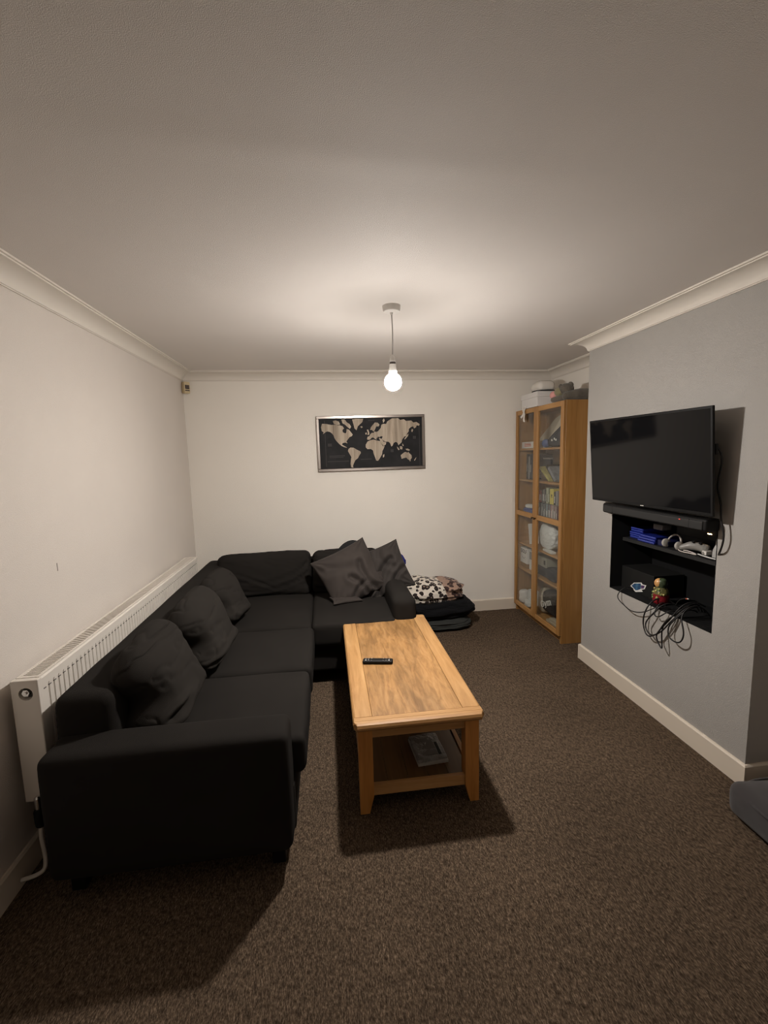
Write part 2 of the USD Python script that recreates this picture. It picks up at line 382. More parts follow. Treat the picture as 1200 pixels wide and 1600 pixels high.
# ceiling: a gently uneven plaster sheet with a soft ridge across it
gx, gy = np.meshgrid(np.linspace(XL - .05, XA + .05, 60), np.linspace(YN - .05, YB + .05, 140), indexing='ij')
dz = .006 * (meshkit.fbm(np.stack([gx * .9, gy * .9, gx * 0], -1), 3, 5) - .5) + .004 * np.exp(-((gy - 1.28 - .03 * np.sin(gx * 2)) / .05) ** 2) * np.clip(1 - np.abs(gx - .05) / .9, 0, 1)
edge = np.clip(np.minimum.reduce([gx - XL, XA - gx, gy - YN, YB - gy]) / .35, 0, 1)
cv = np.stack([gx, gy, H - dz * edge], -1).reshape(-1, 3)
ni, nj = gx.shape
ii, jj = np.meshgrid(np.arange(ni - 1), np.arange(nj - 1), indexing='ij')
a = ii * nj + jj
q = np.stack([a, a + 1, a + nj + 1, a + nj], -1).reshape(-1, 4)
sheet = trimesh.Trimesh(cv, np.vstack([q[:, [0, 1, 2]], q[:, [0, 2, 3]]]), process=False)
struct('ceiling', cat_(sheet, bx(XL - .1, XA + .1, YN - .1, YB + .1, H + .02, H + .1)), M['ceiling'], smooth=True, label='plain off-white plaster ceiling with a faint ridge')
struct('wall_left', bx(XL - .1, XL, YN - .1, YB + .1, 0, H + .02), M['wall'], label='off-white wall above the radiator')
wl = stage.GetPrimAtPath('/World/wall_left')
obj('scratch', bx(XL - .001, XL + .0008, 2.190, 2.196, 1.128, 1.165), plain('wall_scratch', (.33, .29, .26), .8, .2), wl, smooth=False, label='short grey scratch on the wall')
struct('wall_back', bx(XL, XA, YB, YB + .1, 0, H + .02), M['wall_white'], label='off-white far wall with the framed map')
struct('wall_alcove', bx(XA, XA + .1, Y0, YB + .1, 0, H + .02), M['wall_white'], label='off-white alcove wall behind the cabinet')
struct('wall_right', bx(XA, XA + .1, YN - .1, Y1, 0, H + .02), M['wall'])
struct('wall_front', bx(XL, XA, YN - .1, YN, 0, H + .02), M['wall'])
NY0, NY1, NZ0, NZ1, NXB = 1.966, 2.802, .669, 1.262, 2.235
breast = [bx(XC, XA + .1, Y1, NY0, 0, H + .02), bx(XC, XA + .1, NY1, Y0, 0, H + .02), bx(XC, XA + .1, NY0, NY1, 0, NZ0), bx(XC, XA + .1, NY0, NY1, NZ1, H + .02), bx(NXB, XA + .1, NY0, NY1, NZ0, NZ1)]
import manifold3d as m3
def to_man(m): return m3.Manifold(m3.Mesh(np.asarray(m.vertices, np.float32), np.asarray(m.faces, np.uint32)))
breast = to_man(bx(XC, XA + .1, Y1, Y0, 0, H + .02)) - to_man(bx(XC - .1, NXB, NY0, NY1, NZ0, NZ1))
cb = struct('wall_chimney', breast, M['chimney'], label='grey painted chimney breast with a niche')
T_ = .006
struct('niche_lining', cat_(bx(XC + .001, NXB - T_, NY0, NY0 + T_, NZ0, NZ1), bx(XC + .001, NXB - T_, NY1 - T_, NY1, NZ0, NZ1), bx(XC + .001, NXB - T_, NY0 + T_, NY1 - T_, NZ0, NZ0 + T_),
                                bx(XC + .001, NXB - T_, NY0 + T_, NY1 - T_, NZ1 - T_, NZ1), bx(NXB - T_, NXB, NY0, NY1, NZ0, NZ1)), M['black_matt'], cb, label='black inside of the wall niche')
struct('niche_shelf', bx(2.0, NXB - T_, NY0 + T_, NY1 - T_, .998, 1.02), M['grey_shelf'], cb, label='dark shelf board across the niche')

# coving and skirting, mitred round every corner
loop = [((XL, YN), (XL, YB), (1, 0), 'left'), ((XL, YB), (XA, YB), (0, -1), 'back'), ((XA, YB), (XA, Y0), (-1, 0), 'alcove'), ((XA, Y0), (XC, Y0), (0, 1), 'return_far'),
        ((XC, Y0), (XC, Y1), (-1, 0), 'chimney'), ((XC, Y1), (XA, Y1), (0, -1), 'return'), ((XA, Y1), (XA, YN), (-1, 0), 'right'), ((XA, YN), (XL, YN), (0, 1), 'front')]
def swept(k, prof):
    """prof: list of (distance from wall, height), closed; mitred against both neighbours."""
    a, b, n, _ = loop[k]
    n0, n1 = loop[k - 1][2], loop[(k + 1) % 8][2]
    V = []
    for d, z in prof: V.append((a[0] + d * (n[0] + n0[0]), a[1] + d * (n[1] + n0[1]), z))
    for d, z in prof: V.append((b[0] + d * (n[0] + n1[0]), b[1] + d * (n[1] + n1[1]), z))
    m = len(prof); Fc = []
    for i in range(m):
        j = (i + 1) % m
        Fc += [[i, j, m + j], [i, m + j, m + i]]
    tri = trimesh.creation.triangulate_polygon(Polygon(prof), engine='earcut')
    pv, pf = tri
    mp = [int(np.argmin(((np.array(prof) - p) ** 2).sum(1))) for p in pv]
    for t in pf:
        Fc += [[mp[t[0]], mp[t[1]], mp[t[2]]], [m + mp[t[2]], m + mp[t[1]], m + mp[t[0]]]]
    me = trimesh.Trimesh(np.array(V), np.array(Fc), process=False)
    trimesh.repair.fix_normals(me)
    return me
cove = [(0, H + .004), (0, H - CH), (.007, H - CH), (.007, H - CH + .004)]
for t in np.linspace(0, 1, 10):
    th = t * math.pi / 2
    cove.append((.012 + (CW - .024) * (1 - math.cos(th)) , H - CH + .006 + (CH - .020) * math.sin(th)))
cove += [(CW - .010, H - .014), (CW - .010, H - .008), (CW, H - .008), (CW, H + .004)]
base = [(0, 0), (BT, 0), (BT, BH - .008), (BT - .006, BH), (0, BH)]
for k, (a_, b_, n_, side) in enumerate(loop):
    struct('trim_%d' % (k + 1), swept(k, cove), M['coving'], smooth=25, label='white plaster coving along the ' + side.replace('_', ' ') + ' wall')
for k, (a_, b_, n_, side) in enumerate(loop):
    struct('baseboard_' + side, swept(k, base), M['skirting'], smooth=25)

# ------------------------------------------------------------------ pendant lamp
pl = thing('pendant_light', 'bare lit globe bulb hanging on a grey flex from a white ceiling rose', 'light', (BULB_X, BULB_Y, H))
obj('ceiling_rose', lathe([(0, H - .034), (.030, H - .034), (.042, H - .030), (.046, H - .022), (.049, H + .002), (0, H + .002)], 40, (BULB_X, BULB_Y, 0)), M['white_plastic'], pl)
obj('cord_grip', lathe([(0, H - .046), (.006, H - .046), (.009, H - .032), (0, H - .032)], 20, (BULB_X, BULB_Y, 0)), M['white_plastic'], pl)
obj('flex', tube([(BULB_X, BULB_Y, H - .04), (BULB_X + .003, BULB_Y, H - .12), (BULB_X + .002, BULB_Y, H - .2), (BULB_X, BULB_Y, BULB_Z + .135)], .0032, 10, 20), M['cord'], pl)
zb = BULB_Z
obj('lamp_holder', lathe([(0, zb + .142), (.006, zb + .142), (.012, zb + .132), (.016, zb + .112), (.016, zb + .104), (0, zb + .104)], 28, (BULB_X, BULB_Y, 0)), M['white_plastic'], pl)
obj('holder_ring', lathe([(0, zb + .104), (.0155, zb + .104), (.0165, zb + .100), (.0155, zb + .093), (0, zb + .093)], 28, (BULB_X, BULB_Y, 0)), M['dark_lens'], pl, label='dark band on the lamp holder')
obj('bulb_cap', lathe([(0, zb + .093), (.017, zb + .093), (.018, zb + .080), (.021, zb + .066), (.022, zb + .060), (.0225, zb + .055), (0, zb + .055)], 28, (BULB_X, BULB_Y, 0)), M['white_plastic'], pl)
th = np.linspace(-math.pi / 2, math.radians(61), 30)
glob = [(max(BULB_R * math.cos(t), 0), zb + BULB_R * math.sin(t)) for t in th]
glob[0] = (0, zb - BULB_R)
glob += [(.0226, zb + .050), (.0226, zb + .0545), (0, zb + .0545)]
obj('bulb', lathe(glob, 40, (BULB_X, BULB_Y, 0)), M['bulb'], pl, smooth=60, label='glowing globe bulb')

# ------------------------------------------------------------------ alarm sensor in the corner
sz = 2.262
sn = thing('motion_sensor', 'small cream alarm sensor up in the left corner under the coving', 'alarm sensor', (XL + .02, YB - .02, sz))
Rz = rot((0, 0, 1), -45)
def corner(m): return place(m, rot((0, 0, 1), 45), (XL + .034, YB - .034, sz))
obj('casing', corner(rbx(-.028, .028, -.028, .022, -.05, .05, .008)), M['cream_plastic'], sn)
obj('lens', corner(rbx(-.020, .020, -.0315, -.020, -.014, .022, .004, 1)), M['dark_lens'], sn, label='dark sensor window')
obj('lens_strip', corner(bx(-.020, .020, -.0300, -.024, -.030, -.021, .001)), M['dark_lens'], sn)

# ------------------------------------------------------------------ framed world map
PX0, PX1, PZ0, PZ1 = -.073, .959, 1.482, 2.0
PY = YB - .028
TILT = rot((0, 1, 0), -.35)
pc = np.array([(PX0 + PX1) / 2, PY, (PZ0 + PZ1) / 2])
def pic(m): return place(m, TILT, pc - TILT @ pc)
pm = thing('framed_map', 'pewter-framed dark world map with pale wooden land on far wall', 'picture', (pc[0], YB - .03, PZ0))
FW = .026
for x0, x1, z0, z1 in ((PX0, PX1, PZ1 - FW, PZ1), (PX0, PX1, PZ0, PZ0 + FW), (PX0, PX0 + FW, PZ0 + FW, PZ1 - FW), (PX1 - FW, PX1, PZ0 + FW, PZ1 - FW)):
    obj('frame_bar', pic(bx(x0, x1, PY - .004, YB - .002, z0, z1, .003)), M['silver'], pm, smooth=20)
obj('map_sea', pic(bx(PX0 + FW - .002, PX1 - FW + .002, PY + .006, YB - .004, PZ0 + FW - .002, PZ1 - FW + .002)), M['map_sea'], pm, label='dark sea ground of the map')
def mp_xy(px, py):
    t = (px - 116) / (1087 - 116)
    top, bot = 135 - 20 * t, 622 - 27 * t
    s = (py - top) / (bot - top)
    return PX0 + FW + t * (PX1 - PX0 - 2 * FW), PZ1 - FW - s * (PZ1 - PZ0 - 2 * FW)
LAND = dict(
 north_america=[(135,215),(145,180),(185,183),(230,192),(262,190),(285,196),(310,196),(335,205),(345,225),(330,240),(332,262),(358,275),(368,262),(372,232),(392,238),(408,262),(425,285),(415,300),(395,308),(378,330),(362,352),(372,368),(350,362),(330,366),(318,380),(335,392),(352,402),(365,412),(345,408),(318,395),(296,375),(270,345),(255,320),(248,295),(236,275),(215,258),(190,252),(170,262),(150,278),(158,262),(140,250)],
 arctic_isles=[(245,155),(270,148),(300,160),(310,185),(280,192),(255,180)],
 baffin_isle=[(325,140),(355,138),(372,165),(400,185),(412,210),(400,228),(378,210),(360,190),(335,175)],
 greenland=[(425,140),(470,132),(528,132),(518,165),(495,185),(475,205),(462,242),(445,225),(438,190)],
 iceland=[(500,208),(515,204),(520,215),(508,220)],
 south_america=[(375,445),(382,425),(400,412),(430,415),(455,432),(490,450),(494,465),(478,490),(465,515),(440,535),(425,565),(415,590),(418,608),(400,605),(395,575),(398,540),(405,505),(390,475)],
 africa=[(545,385),(562,355),(590,342),(620,335),(650,345),(685,352),(700,385),(722,400),(712,425),(700,445),(695,480),(675,515),(655,543),(640,540),(630,510),(618,475),(612,440),(590,425),(560,428),(545,410)],
 madagascar=[(706,485),(718,480),(714,505),(704,510)],
 europe=[(560,325),(565,308),(585,300),(590,285),(605,270),(625,268),(632,255),(645,262),(665,255),(690,225),(692,300),(680,308),(660,305),(655,320),(640,312),(650,335),(632,325),(615,312),(600,318),(585,335),(562,335)],
 scandinavia=[(592,240),(600,215),(620,190),(640,168),(665,172),(680,190),(672,205),(650,205),(640,225),(630,248),(620,255),(610,240)],
 britain=[(560,240),(572,238),(582,270),(580,285),(566,288),(570,265)],
 ireland=[(545,270),(555,265),(557,282),(546,285)],
 arabia=[(672,318),(700,330),(712,355),(738,362),(735,382),(708,400),(692,370)],
 asia=[(692,225),(700,190),(720,182),(745,185),(755,160),(770,150),(800,130),(860,128),(880,145),(915,138),(935,155),(985,150),(1005,170),(1035,165),(1065,185),(1060,200),(1035,195),(1030,215),(1012,225),(1005,205),(985,210),(960,230),(958,255),(940,280),(935,300),(915,305),(905,320),(892,335),(888,360),(870,378),(855,390),(852,372),(840,360),(825,358),(810,370),(798,395),(788,402),(778,370),(762,355),(735,355),(715,345),(700,325),(710,305),(692,300)],
 severny_isle=[(712,145),(725,130),(732,150),(718,170)],
 japan=[(918,335),(935,318),(950,300),(955,280),(945,290),(930,310),(918,325)],
 kamchatka=[(985,250),(992,232),(1002,240),(992,262)],
 sumatra=[(843,405),(855,418),(865,435),(855,438),(846,422)],
 borneo=[(870,405),(885,400),(895,415),(890,432),(872,428)],
 philippines=[(893,378),(902,380),(906,398),(897,400)],
 new_guinea=[(925,428),(945,425),(965,438),(955,446),(935,440)],
 australia=[(876,490),(895,475),(912,462),(930,458),(938,470),(950,458),(960,472),(980,490),(982,515),(965,540),(945,530),(930,512),(905,518),(885,525)],
 tasmania=[(960,540),(970,540),(966,552)],
 new_zealand=[(1005,540),(1015,525),(1025,512),(1022,528),(1010,545)])
for nm, pts in LAND.items():
    pg = Polygon([mp_xy(*p) for p in pts]).buffer(0)
    pg = pg.buffer(.004).buffer(-.004).buffer(.0012)
    me = place(extrude(pg, .0022), FACE_NEG_Y, (0, PY + .0065, 0))
    obj('land', pic(me), M['map_land'], pm, smooth=False, label='pale wood-grain land of the world map' if nm == 'north_america' else None)
for (x0, y0, x1, y1) in ((165, 150, 171, 600), (1058, 150, 1064, 590), (188, 372, 226, 400), (998, 300, 1028, 328), (780, 430, 808, 458), (200, 490, 345, 496), (200, 505, 330, 509), (490, 524, 595, 529), (180, 545, 380, 548), (575, 145, 635, 150)):
    (a0, b0), (a1, b1) = mp_xy(x0, y0), mp_xy(x1, y1)
    obj('faint_print', pic(bx(a0, a1, PY + .0048, PY + .0065, b1, b0)), M['map_faint'], pm, smooth=False)

# ------------------------------------------------------------------ radiator on the left wall
RX0, RX1, RY0, RY1, RZ0, RZ1 = -1.212, -1.117, 1.765, 3.90, .315, .806
ra = thing('radiator', 'long white double-panel radiator on the left wall behind the sofa', 'radiator', (RX0, (RY0 + RY1) / 2, RZ0))
def fluted(xf, sgn, y0, y1, z0, z1, pitch=.0333, depth=.006, thick=.006):
    n = int((y1 - y0 - .04) / pitch); s = (y1 - y0) / 2 + y0 - n * pitch / 2
    ys, ds = [y0, s - .001], [0, 0]
    for k in range(n):
        b = s + k * pitch
        for t, d in ((.60, 0), (.70, 1), (.78, 1), (.88, 0)): ys.append(b + t * pitch); ds.append(d)
    ys += [y1]; ds += [0]
    ys, ds = np.array(ys), np.array(ds) * depth
    rows = [(z0, 0), (z0 + .03, 0), (z0 + .045, 1), (z1 - .05, 1), (z1 - .036, 0), (z1 - .006, 0)]
    V = []
    for z, on in rows:
        V.append(np.c_[xf - sgn * ds * on, ys, np.full(len(ys), z)])
    V.append(np.c_[np.full(len(ys), xf - sgn * .006), ys, np.full(len(ys), z1)])
    V = np.array(V); r, c = V.shape[:2]
    i, j = np.meshgrid(np.arange(r - 1), np.arange(c - 1), indexing='ij'); a = i * c + j
    q = np.stack([a, a + 1, a + c + 1, a + c], -1).reshape(-1, 4)
    m = trimesh.Trimesh(V.reshape(-1, 3), np.vstack([q[:, [0, 1, 2]], q[:, [0, 2, 3]]]), process=False)
    if (m.face_normals[:, 0].mean()) * sgn < 0: m.invert()
    return cat_(m, bx(min(xf - sgn * .018, xf - sgn * .014), max(xf - sgn * .018, xf - sgn * .014), y0 + .002, y1 - .002, z0, z1 - .004))
obj('front_panel', fluted(RX1, 1, RY0 + .004, RY1 - .004, RZ0, RZ1), M['white_metal'], ra, smooth=20, label='fluted front panel')
obj('rear_panel', bx(RX0, RX0 + .014, RY0 + .004, RY1 - .004, RZ0, RZ1, .002), M['white_metal'], ra)
holes = []
n_s = 64
for k in range(n_s):
    yk = RY0 + .035 + k * (RY1 - RY0 - .07) / (n_s - 1)
    holes.append(bx(RX1 - .004, RX1 + .0006, yk - .008, yk + .008, RZ1 - .052, RZ1 - .048))
obj('slot_row', cat_(*holes), M['slot'], ra, smooth=False, label='row of dark slots', kind='stuff')
# end caps: the near one with a round plug hole
def cap_mesh(y0, y1, hole):
    b = to_man(rbx(RX0 - .002, RX1 + .001, y0, y1, RZ0 - .004, RZ1 + .002, .004, 1))
    if hole:
        cy = trimesh.creation.cylinder(.025, .08, sections=32); cy.apply_transform(trimesh.transformations.rotation_matrix(math.pi / 2, (1, 0, 0)))
        b = b - to_man(place(cy, None, ((RX0 + RX1) / 2 + .002, y0, RZ1 - .052)))
    return b
obj('end_cap', cap_mesh(RY0 - .004, RY0 + .022, True), M['white_metal'], ra, smooth=30)
obj('end_cap', cap_mesh(RY1 - .022, RY1 + .002, False), M['white_metal'], ra, smooth=30)
hx, hz = (RX0 + RX1) / 2 + .002, RZ1 - .052
def ycyl(r, y0, y1, x, z, n=24):
    c = trimesh.creation.cylinder(r, y1 - y0, sections=n); c.apply_transform(trimesh.transformations.rotation_matrix(math.pi / 2, (1, 0, 0)))
    return place(c, None, (x, (y0 + y1) / 2, z))
obj('plug_recess', ycyl(.0245, RY0 + .0225, RY0 + .024, hx, hz), M['slot'], ra)
obj('bleed_plug', cat_(ycyl(.014, RY0 + .004, RY0 + .0225, hx - .006, hz, 6), ycyl(.006, RY0 - .002, RY0 + .006, hx - .006, hz, 16)), M['chrome'], ra, label='metal bleed plug')
# top grille: frame bars and slats
gz = RZ1 + .001
obj('grille_frame', cat_(bx(RX0 + .004, RX0 + .016, RY0 + .022, RY1 - .022, gz - .008, gz + .002), bx(RX1 - .020, RX1 - .008, RY0 + .022, RY1 - .022, gz - .008, gz + .002), bx(RX0 + .016, RX1 - .02, RY0 + .022, RY0 + .034, gz - .008, gz + .002), bx(RX0 + .016, RX1 - .02, RY1 - .034, RY1 - .022, gz - .008, gz + .002)), M['white_metal'], ra)
slats = [bx(RX0 + .016, RX1 - .020, y, y + .005, gz - .012, gz) for y in np.arange(RY0 + .038, RY1 - .036, .0115)]
obj('grille_slats', cat_(*slats), M['white_metal'], ra, smooth=False, kind='stuff')
obj('valve', cat_(lathe([(0, .225), (.011, .225), (.017, .232), (.0185, .25), (.0185, .29), (.014, .30), (0, .30)], 24, (-1.152, 1.735, 0)), ycyl(.010, 1.735, RY0 + .01, -1.152, .33, 16)), M['black_plastic'], ra, label='black radiator valve head')
obj('valve_body', cat_(lathe([(0, .298), (.010, .298), (.012, .31), (.012, .345), (.006, .352), (0, .352)], 20, (-1.152, 1.735, 0))), M['chrome'], ra)
obj('pipe', tube([(-1.152, 1.735, .225), (-1.152, 1.735, .12), (-1.152, 1.733, .07), (-1.160, 1.728, .043), (-1.180, 1.72, .034), (-1.205, 1.712, .032), (-1.228, 1.706, .032)], .0078, 12, 40), M['white_metal'], ra, label='cream painted pipe bending to the wall')

# ------------------------------------------------------------------ corner sofa
so = thing('corner_sofa', 'charcoal fabric L-shaped corner sofa along the left and far walls', 'sofa', (-.5, 2.9, 0))
SX0, SX1 = -1.075, -.135          # left run: back, seat front
SY0 = 1.59                        # near arm outer face
BYF, BYB = 3.03, 4.09             # back run: seat front, back
AX1 = .605                        # right arm outer face
obj('base', rbx(SX0, SX1 - .045, SY0 + .10, BYB, .10, .31, .02), M['sofa'], so)
obj('base', rbx(SX1 - .05, AX1 - .15, BYF + .04, BYB, .10, .31, .02), M['sofa'], so)
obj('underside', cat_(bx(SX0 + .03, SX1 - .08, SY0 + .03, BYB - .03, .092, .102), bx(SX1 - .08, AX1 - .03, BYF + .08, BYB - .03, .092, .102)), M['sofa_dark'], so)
def softat(x0, x1, y0, y1, z0, z1, r, **k):
    m = soft((x1 - x0, y1 - y0, z1 - z0), r, **k); m.apply_translation(((x0 + x1) / 2, (y0 + y1) / 2, (z0 + z1) / 2)); return m
# near arm (box arm with a soft padded top) and far right arm
obj('arm', softat(SX0 + .012, -.185, SY0, SY0 + .185, .10, .585, .035, n=(30, 14, 24), bulge=(0, .006, .006), noise=.004, nscale=5, seed=3), M['sofa'], so, smooth=True)
obj('arm', softat(AX1 - .165, AX1, BYF + .02, BYB, .10, .60, .05, n=(14, 30, 24), bulge=(.006, 0, .008), noise=.004, nscale=5, seed=4), M['sofa'], so, smooth=True)
def lean(dx, dy):
    def f(p, h):
        t = (p[:, 2] / h[2] + 1) / 2
        p = p.copy(); p[:, 0] += dx * t; p[:, 1] += dy * t; return p
    return f
obj('backrest', softat(SX0, SX0 + .22, SY0 + .15, BYB, .10, .735, .05, n=(14, 60, 24), bulge=(.0, 0, .006), noise=.004, nscale=4, seed=5), M['sofa'], so, smooth=True)
obj('backrest', softat(SX0 + .17, AX1 - .02, BYB - .17, BYB, .10, .725, .05, n=(60, 14, 24), bulge=(0, 0, .006), noise=.004, nscale=4, seed=6), M['sofa'], so, smooth=True)
def seat(x0, x1, y0, y1, seed, cr=()):
    return softat(x0, x1, y0, y1, .295, SZ, .032, n=(34, 34, 12), bulge=(.004, .004, .018), noise=.006, nscale=4.5, seed=seed, creases=cr)
SPL = 2.385
obj('seat_cushion', seat(SX0 + .2, SX1, SY0 + .175, SPL, 11), M['sofa'], so, smooth=True)
obj('seat_cushion', seat(SX0 + .18, SX1 + .008, SPL + .002, BYF - .01, 12), M['sofa'], so, smooth=True)
obj('seat_cushion', seat(SX0 + .18, SX1 - .012, BYF - .008, BYB - .15, 13), M['sofa'], so, smooth=True)
obj('seat_cushion', seat(SX1 - .010, AX1 - .155, BYF, BYB - .15, 14), M['sofa'], so, smooth=True)
# loose-looking back cushions of the far run
def backc(x0, x1, z1, seed, cr, ztilt=0):
    w, h = x1 - x0, z1 - SZ + .03
    m = soft((w, .22, h), .06, n=(44, 14, 34), bulge=(.006, .035, .01), noise=.010, nscale=5, seed=seed, creases=cr, wrinkle=.005)
    m.vertices[:, 2] += ztilt * (m.vertices[:, 0] / w)
    return place(m, rot((1, 0, 0), -10), ((x0 + x1) / 2, 3.885, SZ - .03 + h / 2))
w1 = .78
obj('back_cushion', backc(-.945, -.165, .812, 21, [([(.36, -.11, .09), (.2, -.13, -.02), (-.05, -.13, -.05), (-.25, -.13, -.03)], .016, .010, .006), ([(.38, -.11, .01), (.15, -.14, -.10), (-.1, -.14, -.13), (-.36, -.12, -.06)], .016, .010, .006), ([(-.35, -.1, .06), (-.1, -.14, -.02), (.1, -.14, -.115)], .010, .009, .004)], .012), M['sofa'], so, smooth=True)
obj('back_cushion', backc(-.152, .43, .805, 22, [([(-.28, -.11, -.12), (-.1, -.13, -.15), (.1, -.13, -.16)], .012, .010, .005), ([(-.27, -.11, .10), (-.15, -.13, .03), (.0, -.13, -.02)], .010, .010, .004)]), M['sofa'], so, smooth=True)
for fx, fy in ((-.25, 1.685), (-1.0, 1.685), (-.23, 3.0), (-.985, 4.02), (.50, 3.12), (.54, 4.02)):
    obj('foot', bx(fx - .026, fx + .026, fy - .026, fy + .026, 0, .10, .003), M['black_plastic'], so)

# ------------------------------------------------------------------ three slumped dark cushions against the left backrest
def slump(label, cx, cy, w, h, seed, yaw, cr, leanx=7, mat='cushion', t=.225):
    def shp(p, hh):
        t_ = np.clip((p[:, 2] / hh[2] + 1) / 2, 0, 1)
        p = p.copy()
        p[:, 0] = p[:, 0] * (1.10 - .50 * t_ ** 1.5) - .03 * t_
        p[:, 1] = p[:, 1] * (1.04 - .16 * t_ ** 3)
        p[:, 0] += .018 * np.exp(-((t_ - .15) / .16) ** 2) * (p[:, 0] > 0)
        p[:, 2] += .03 * (p[:, 1] / hh[1]) * t_
        # the near end is tucked in below a soft overhanging corner
        k = np.clip(-p[:, 1] / hh[1] - .35, 0, 1) * np.exp(-((t_ - .44) / .20) ** 2)
        p[:, 1] += .10 * k
        return p
    m = soft((t, w, h), .10, n=(40, 60, 60), bulge=(.025, .012, .012), noise=.011, nscale=4.6, seed=seed, creases=cr, shape=shp, wrinkle=.007)
    Rm = rot((0, 0, 1), yaw) @ rot((0, 1, 0), -leanx)
    m = place(m, Rm)
    m.apply_translation((cx, cy, SZ + .004 - m.vertices[:, 2].min()))
    o = thing('scatter_cushion', label, 'cushion', (cx, cy, SZ), 'dark cushions slumped along the left backrest')
    obj('cover', m, M[mat], o, smooth=True)
    return o
CR1 = [([(.10, -.22, -.13), (.17, -.02, -.09), (.15, .24, -.02)], .026, .010, .014), ([(.10, -.22, -.18), (.17, .0, -.15), (.15, .24, -.10)], .026, .010, .014), ([(.13, .02, .16), (.15, .10, .02), (.15, .16, -.05)], .007, .02, .004)]
CR2 = [([(.10, -.22, -.06), (.17, -.02, -.06), (.15, .22, .01)], .026, .010, .014), ([(.1, -.22, -.15), (.17, 0, -.13), (.14, .22, -.07)], .026, .010, .014), ([(.15, .02, -.01), (.17, .12, -.04), (.14, .22, -.04)], .012, .009, .006)]
CR3 = [([(.10, -.22, .0), (.16, -.08, -.08), (.15, .16, -.12)], .026, .010, .014), ([(.1, -.22, -.06), (.16, -.05, -.14), (.14, .1, -.17)], .026, .010, .014)]
slump('slumped charcoal cushion nearest the near sofa arm', -.785, 2.03, .46, .385, 31, -4, CR1)
slump('slumped charcoal cushion, the middle one along the left backrest', -.745, 2.57, .45, .385, 32, -8, CR2)
slump('slumped charcoal cushion in the inner corner of the sofa', -.765, 3.19, .37, .355, 33, -16, CR3)

# ------------------------------------------------------------------ pillows on the far run
def throw(label, c, wh, t, roll, tilt, yaw, seed, mat, cr=()):
    m = pillow(wh[0], wh[1], t, 48, seed, .010, creases=cr)
    base_n = rot((0, 0, 1), yaw) @ np.array([0, -math.cos(math.radians(tilt)), math.sin(math.radians(tilt))])
    B = basis(base_n, (0, 0, 1)) @ rot((0, 0, 1), roll)
    o = thing('throw_pillow', label, 'pillow', c)
    obj('cover', place(m, B, c), M[mat], o, smooth=True)
    return o
front_pillow = throw('taupe throw pillow with pointed corners lying in front of the other taupe one', (.165, 3.60, .66), (.50, .47), .15, 24, 32, 4, 41, 'taupe', [([(.14, -.23), (.08, -.10), (.10, .04)], .03, .022, .014), ([(.04, -.23), (.02, -.12), (-.03, -.04)], .026, .018, .012), ([(-.1, -.23), (-.02, -.15), (.06, -.13)], .02, .014, .01), ([(-.22, .12), (-.05, .06), (.05, .0)], .010, .03, .008)])
fl = pillow(.24, .13, .03, 24, 47, .006, pinch=.12)
obj('loose_flap', place(fl, rot((0, 0, 1), 14) @ rot((1, 0, 0), 8), (.115, 3.455, .496)), M['taupe'], front_pillow, smooth=True, label='flat loose corner spread on the seat')
throw('darker taupe throw pillow leaning on the far sofa arm with one corner up', (.435, 3.64, .662), (.42, .42), .12, 21, 26, -8, 42, 'taupe2', [([(-.1, -.2), (-.02, -.02), (.1, .06)], .03, .02, .016), ([(.02, -.18), (.10, -.08), (.19, -.04)], .022, .014, .012), ([(.05, .19), (.02, .08), (.10, -.02)], .014, .02, .008)])
rc = trimesh.creation.icosphere(subdivisions=4, radius=1.0)
rc.vertices = rc.vertices * [.155, .075, .155]
rc.vertices += rc.vertices * (.12 * (meshkit.fbm(rc.vertices * 9, 3, 7) - .5))[:, None]
o = thing('round_cushion', 'dark round cushion peeping up behind the taupe pillows', 'cushion', (.20, 3.86, .64))
obj('cover', place(rc, rot((1, 0, 0), -12), (.20, 3.79, .745)), M['cushion2'], o, smooth=True)
bc = trimesh.creation.icosphere(subdivisions=4, radius=1.0)
bc.vertices = bc.vertices * [.055, .06, .07]
bc.vertices += bc.vertices * (.5 * (meshkit.fbm(bc.vertices * 22, 3, 8) - .5))[:, None]
single('folded_cloth', place(bc, None, (.605, 3.80, .690)), M['blue_cloth'], 'small bunched blue cloth on the far sofa arm behind the pillow', 'cloth', smooth=True)

# ------------------------------------------------------------------ pile of blankets beside the sofa
def heap(c, size, seed, amp, flat=.0, n=5, nscale=7, fold=0.0):
    m = trimesh.creation.icosphere(subdivisions=n, radius=1.0)
    v = m.vertices.copy()
    v = np.sign(v) * np.abs(v) ** .72
    nz = meshkit.fbm(v * [1.6, 1.6, 2.4] * (nscale / 7) + seed, 3, seed) - .5
    v = v * (1 + amp * 2 * nz)[:, None]
    v = v * np.array(size) / 2
    if fold: v[:, 2] += fold * np.sin(v[:, 0] * 21 + v[:, 1] * 9 + seed) * np.clip(v[:, 2] / (size[2] / 2), 0, 1)
    v[:, 2] = np.maximum(v[:, 2], -size[2] / 2 * .92)
    m.vertices = v + np.array(c)
    return m
single('floor_blanket', heap((1.0, 4.02, .055), (.60, .40, .115), 51, .16), M['grey_cloth'], 'dark grey-green cloth at the bottom of the blanket pile on the carpet', 'blanket', smooth=True)
single('black_blanket', heap((.98, 4.06, .175), (.72, .44, .20), 52, .14, fold=.01), M['black_fleece'], 'black fleece blanket folded under the leopard print one', 'blanket', smooth=True)
lb = thing('leopard_blanket', 'cream leopard print fleece blanket crumpled on top of the black one', 'blanket', (.94, 4.08, .27))
hm = heap((.935, 4.08, .335), (.62, .40, .21), 53, .16, n=6, fold=.014)
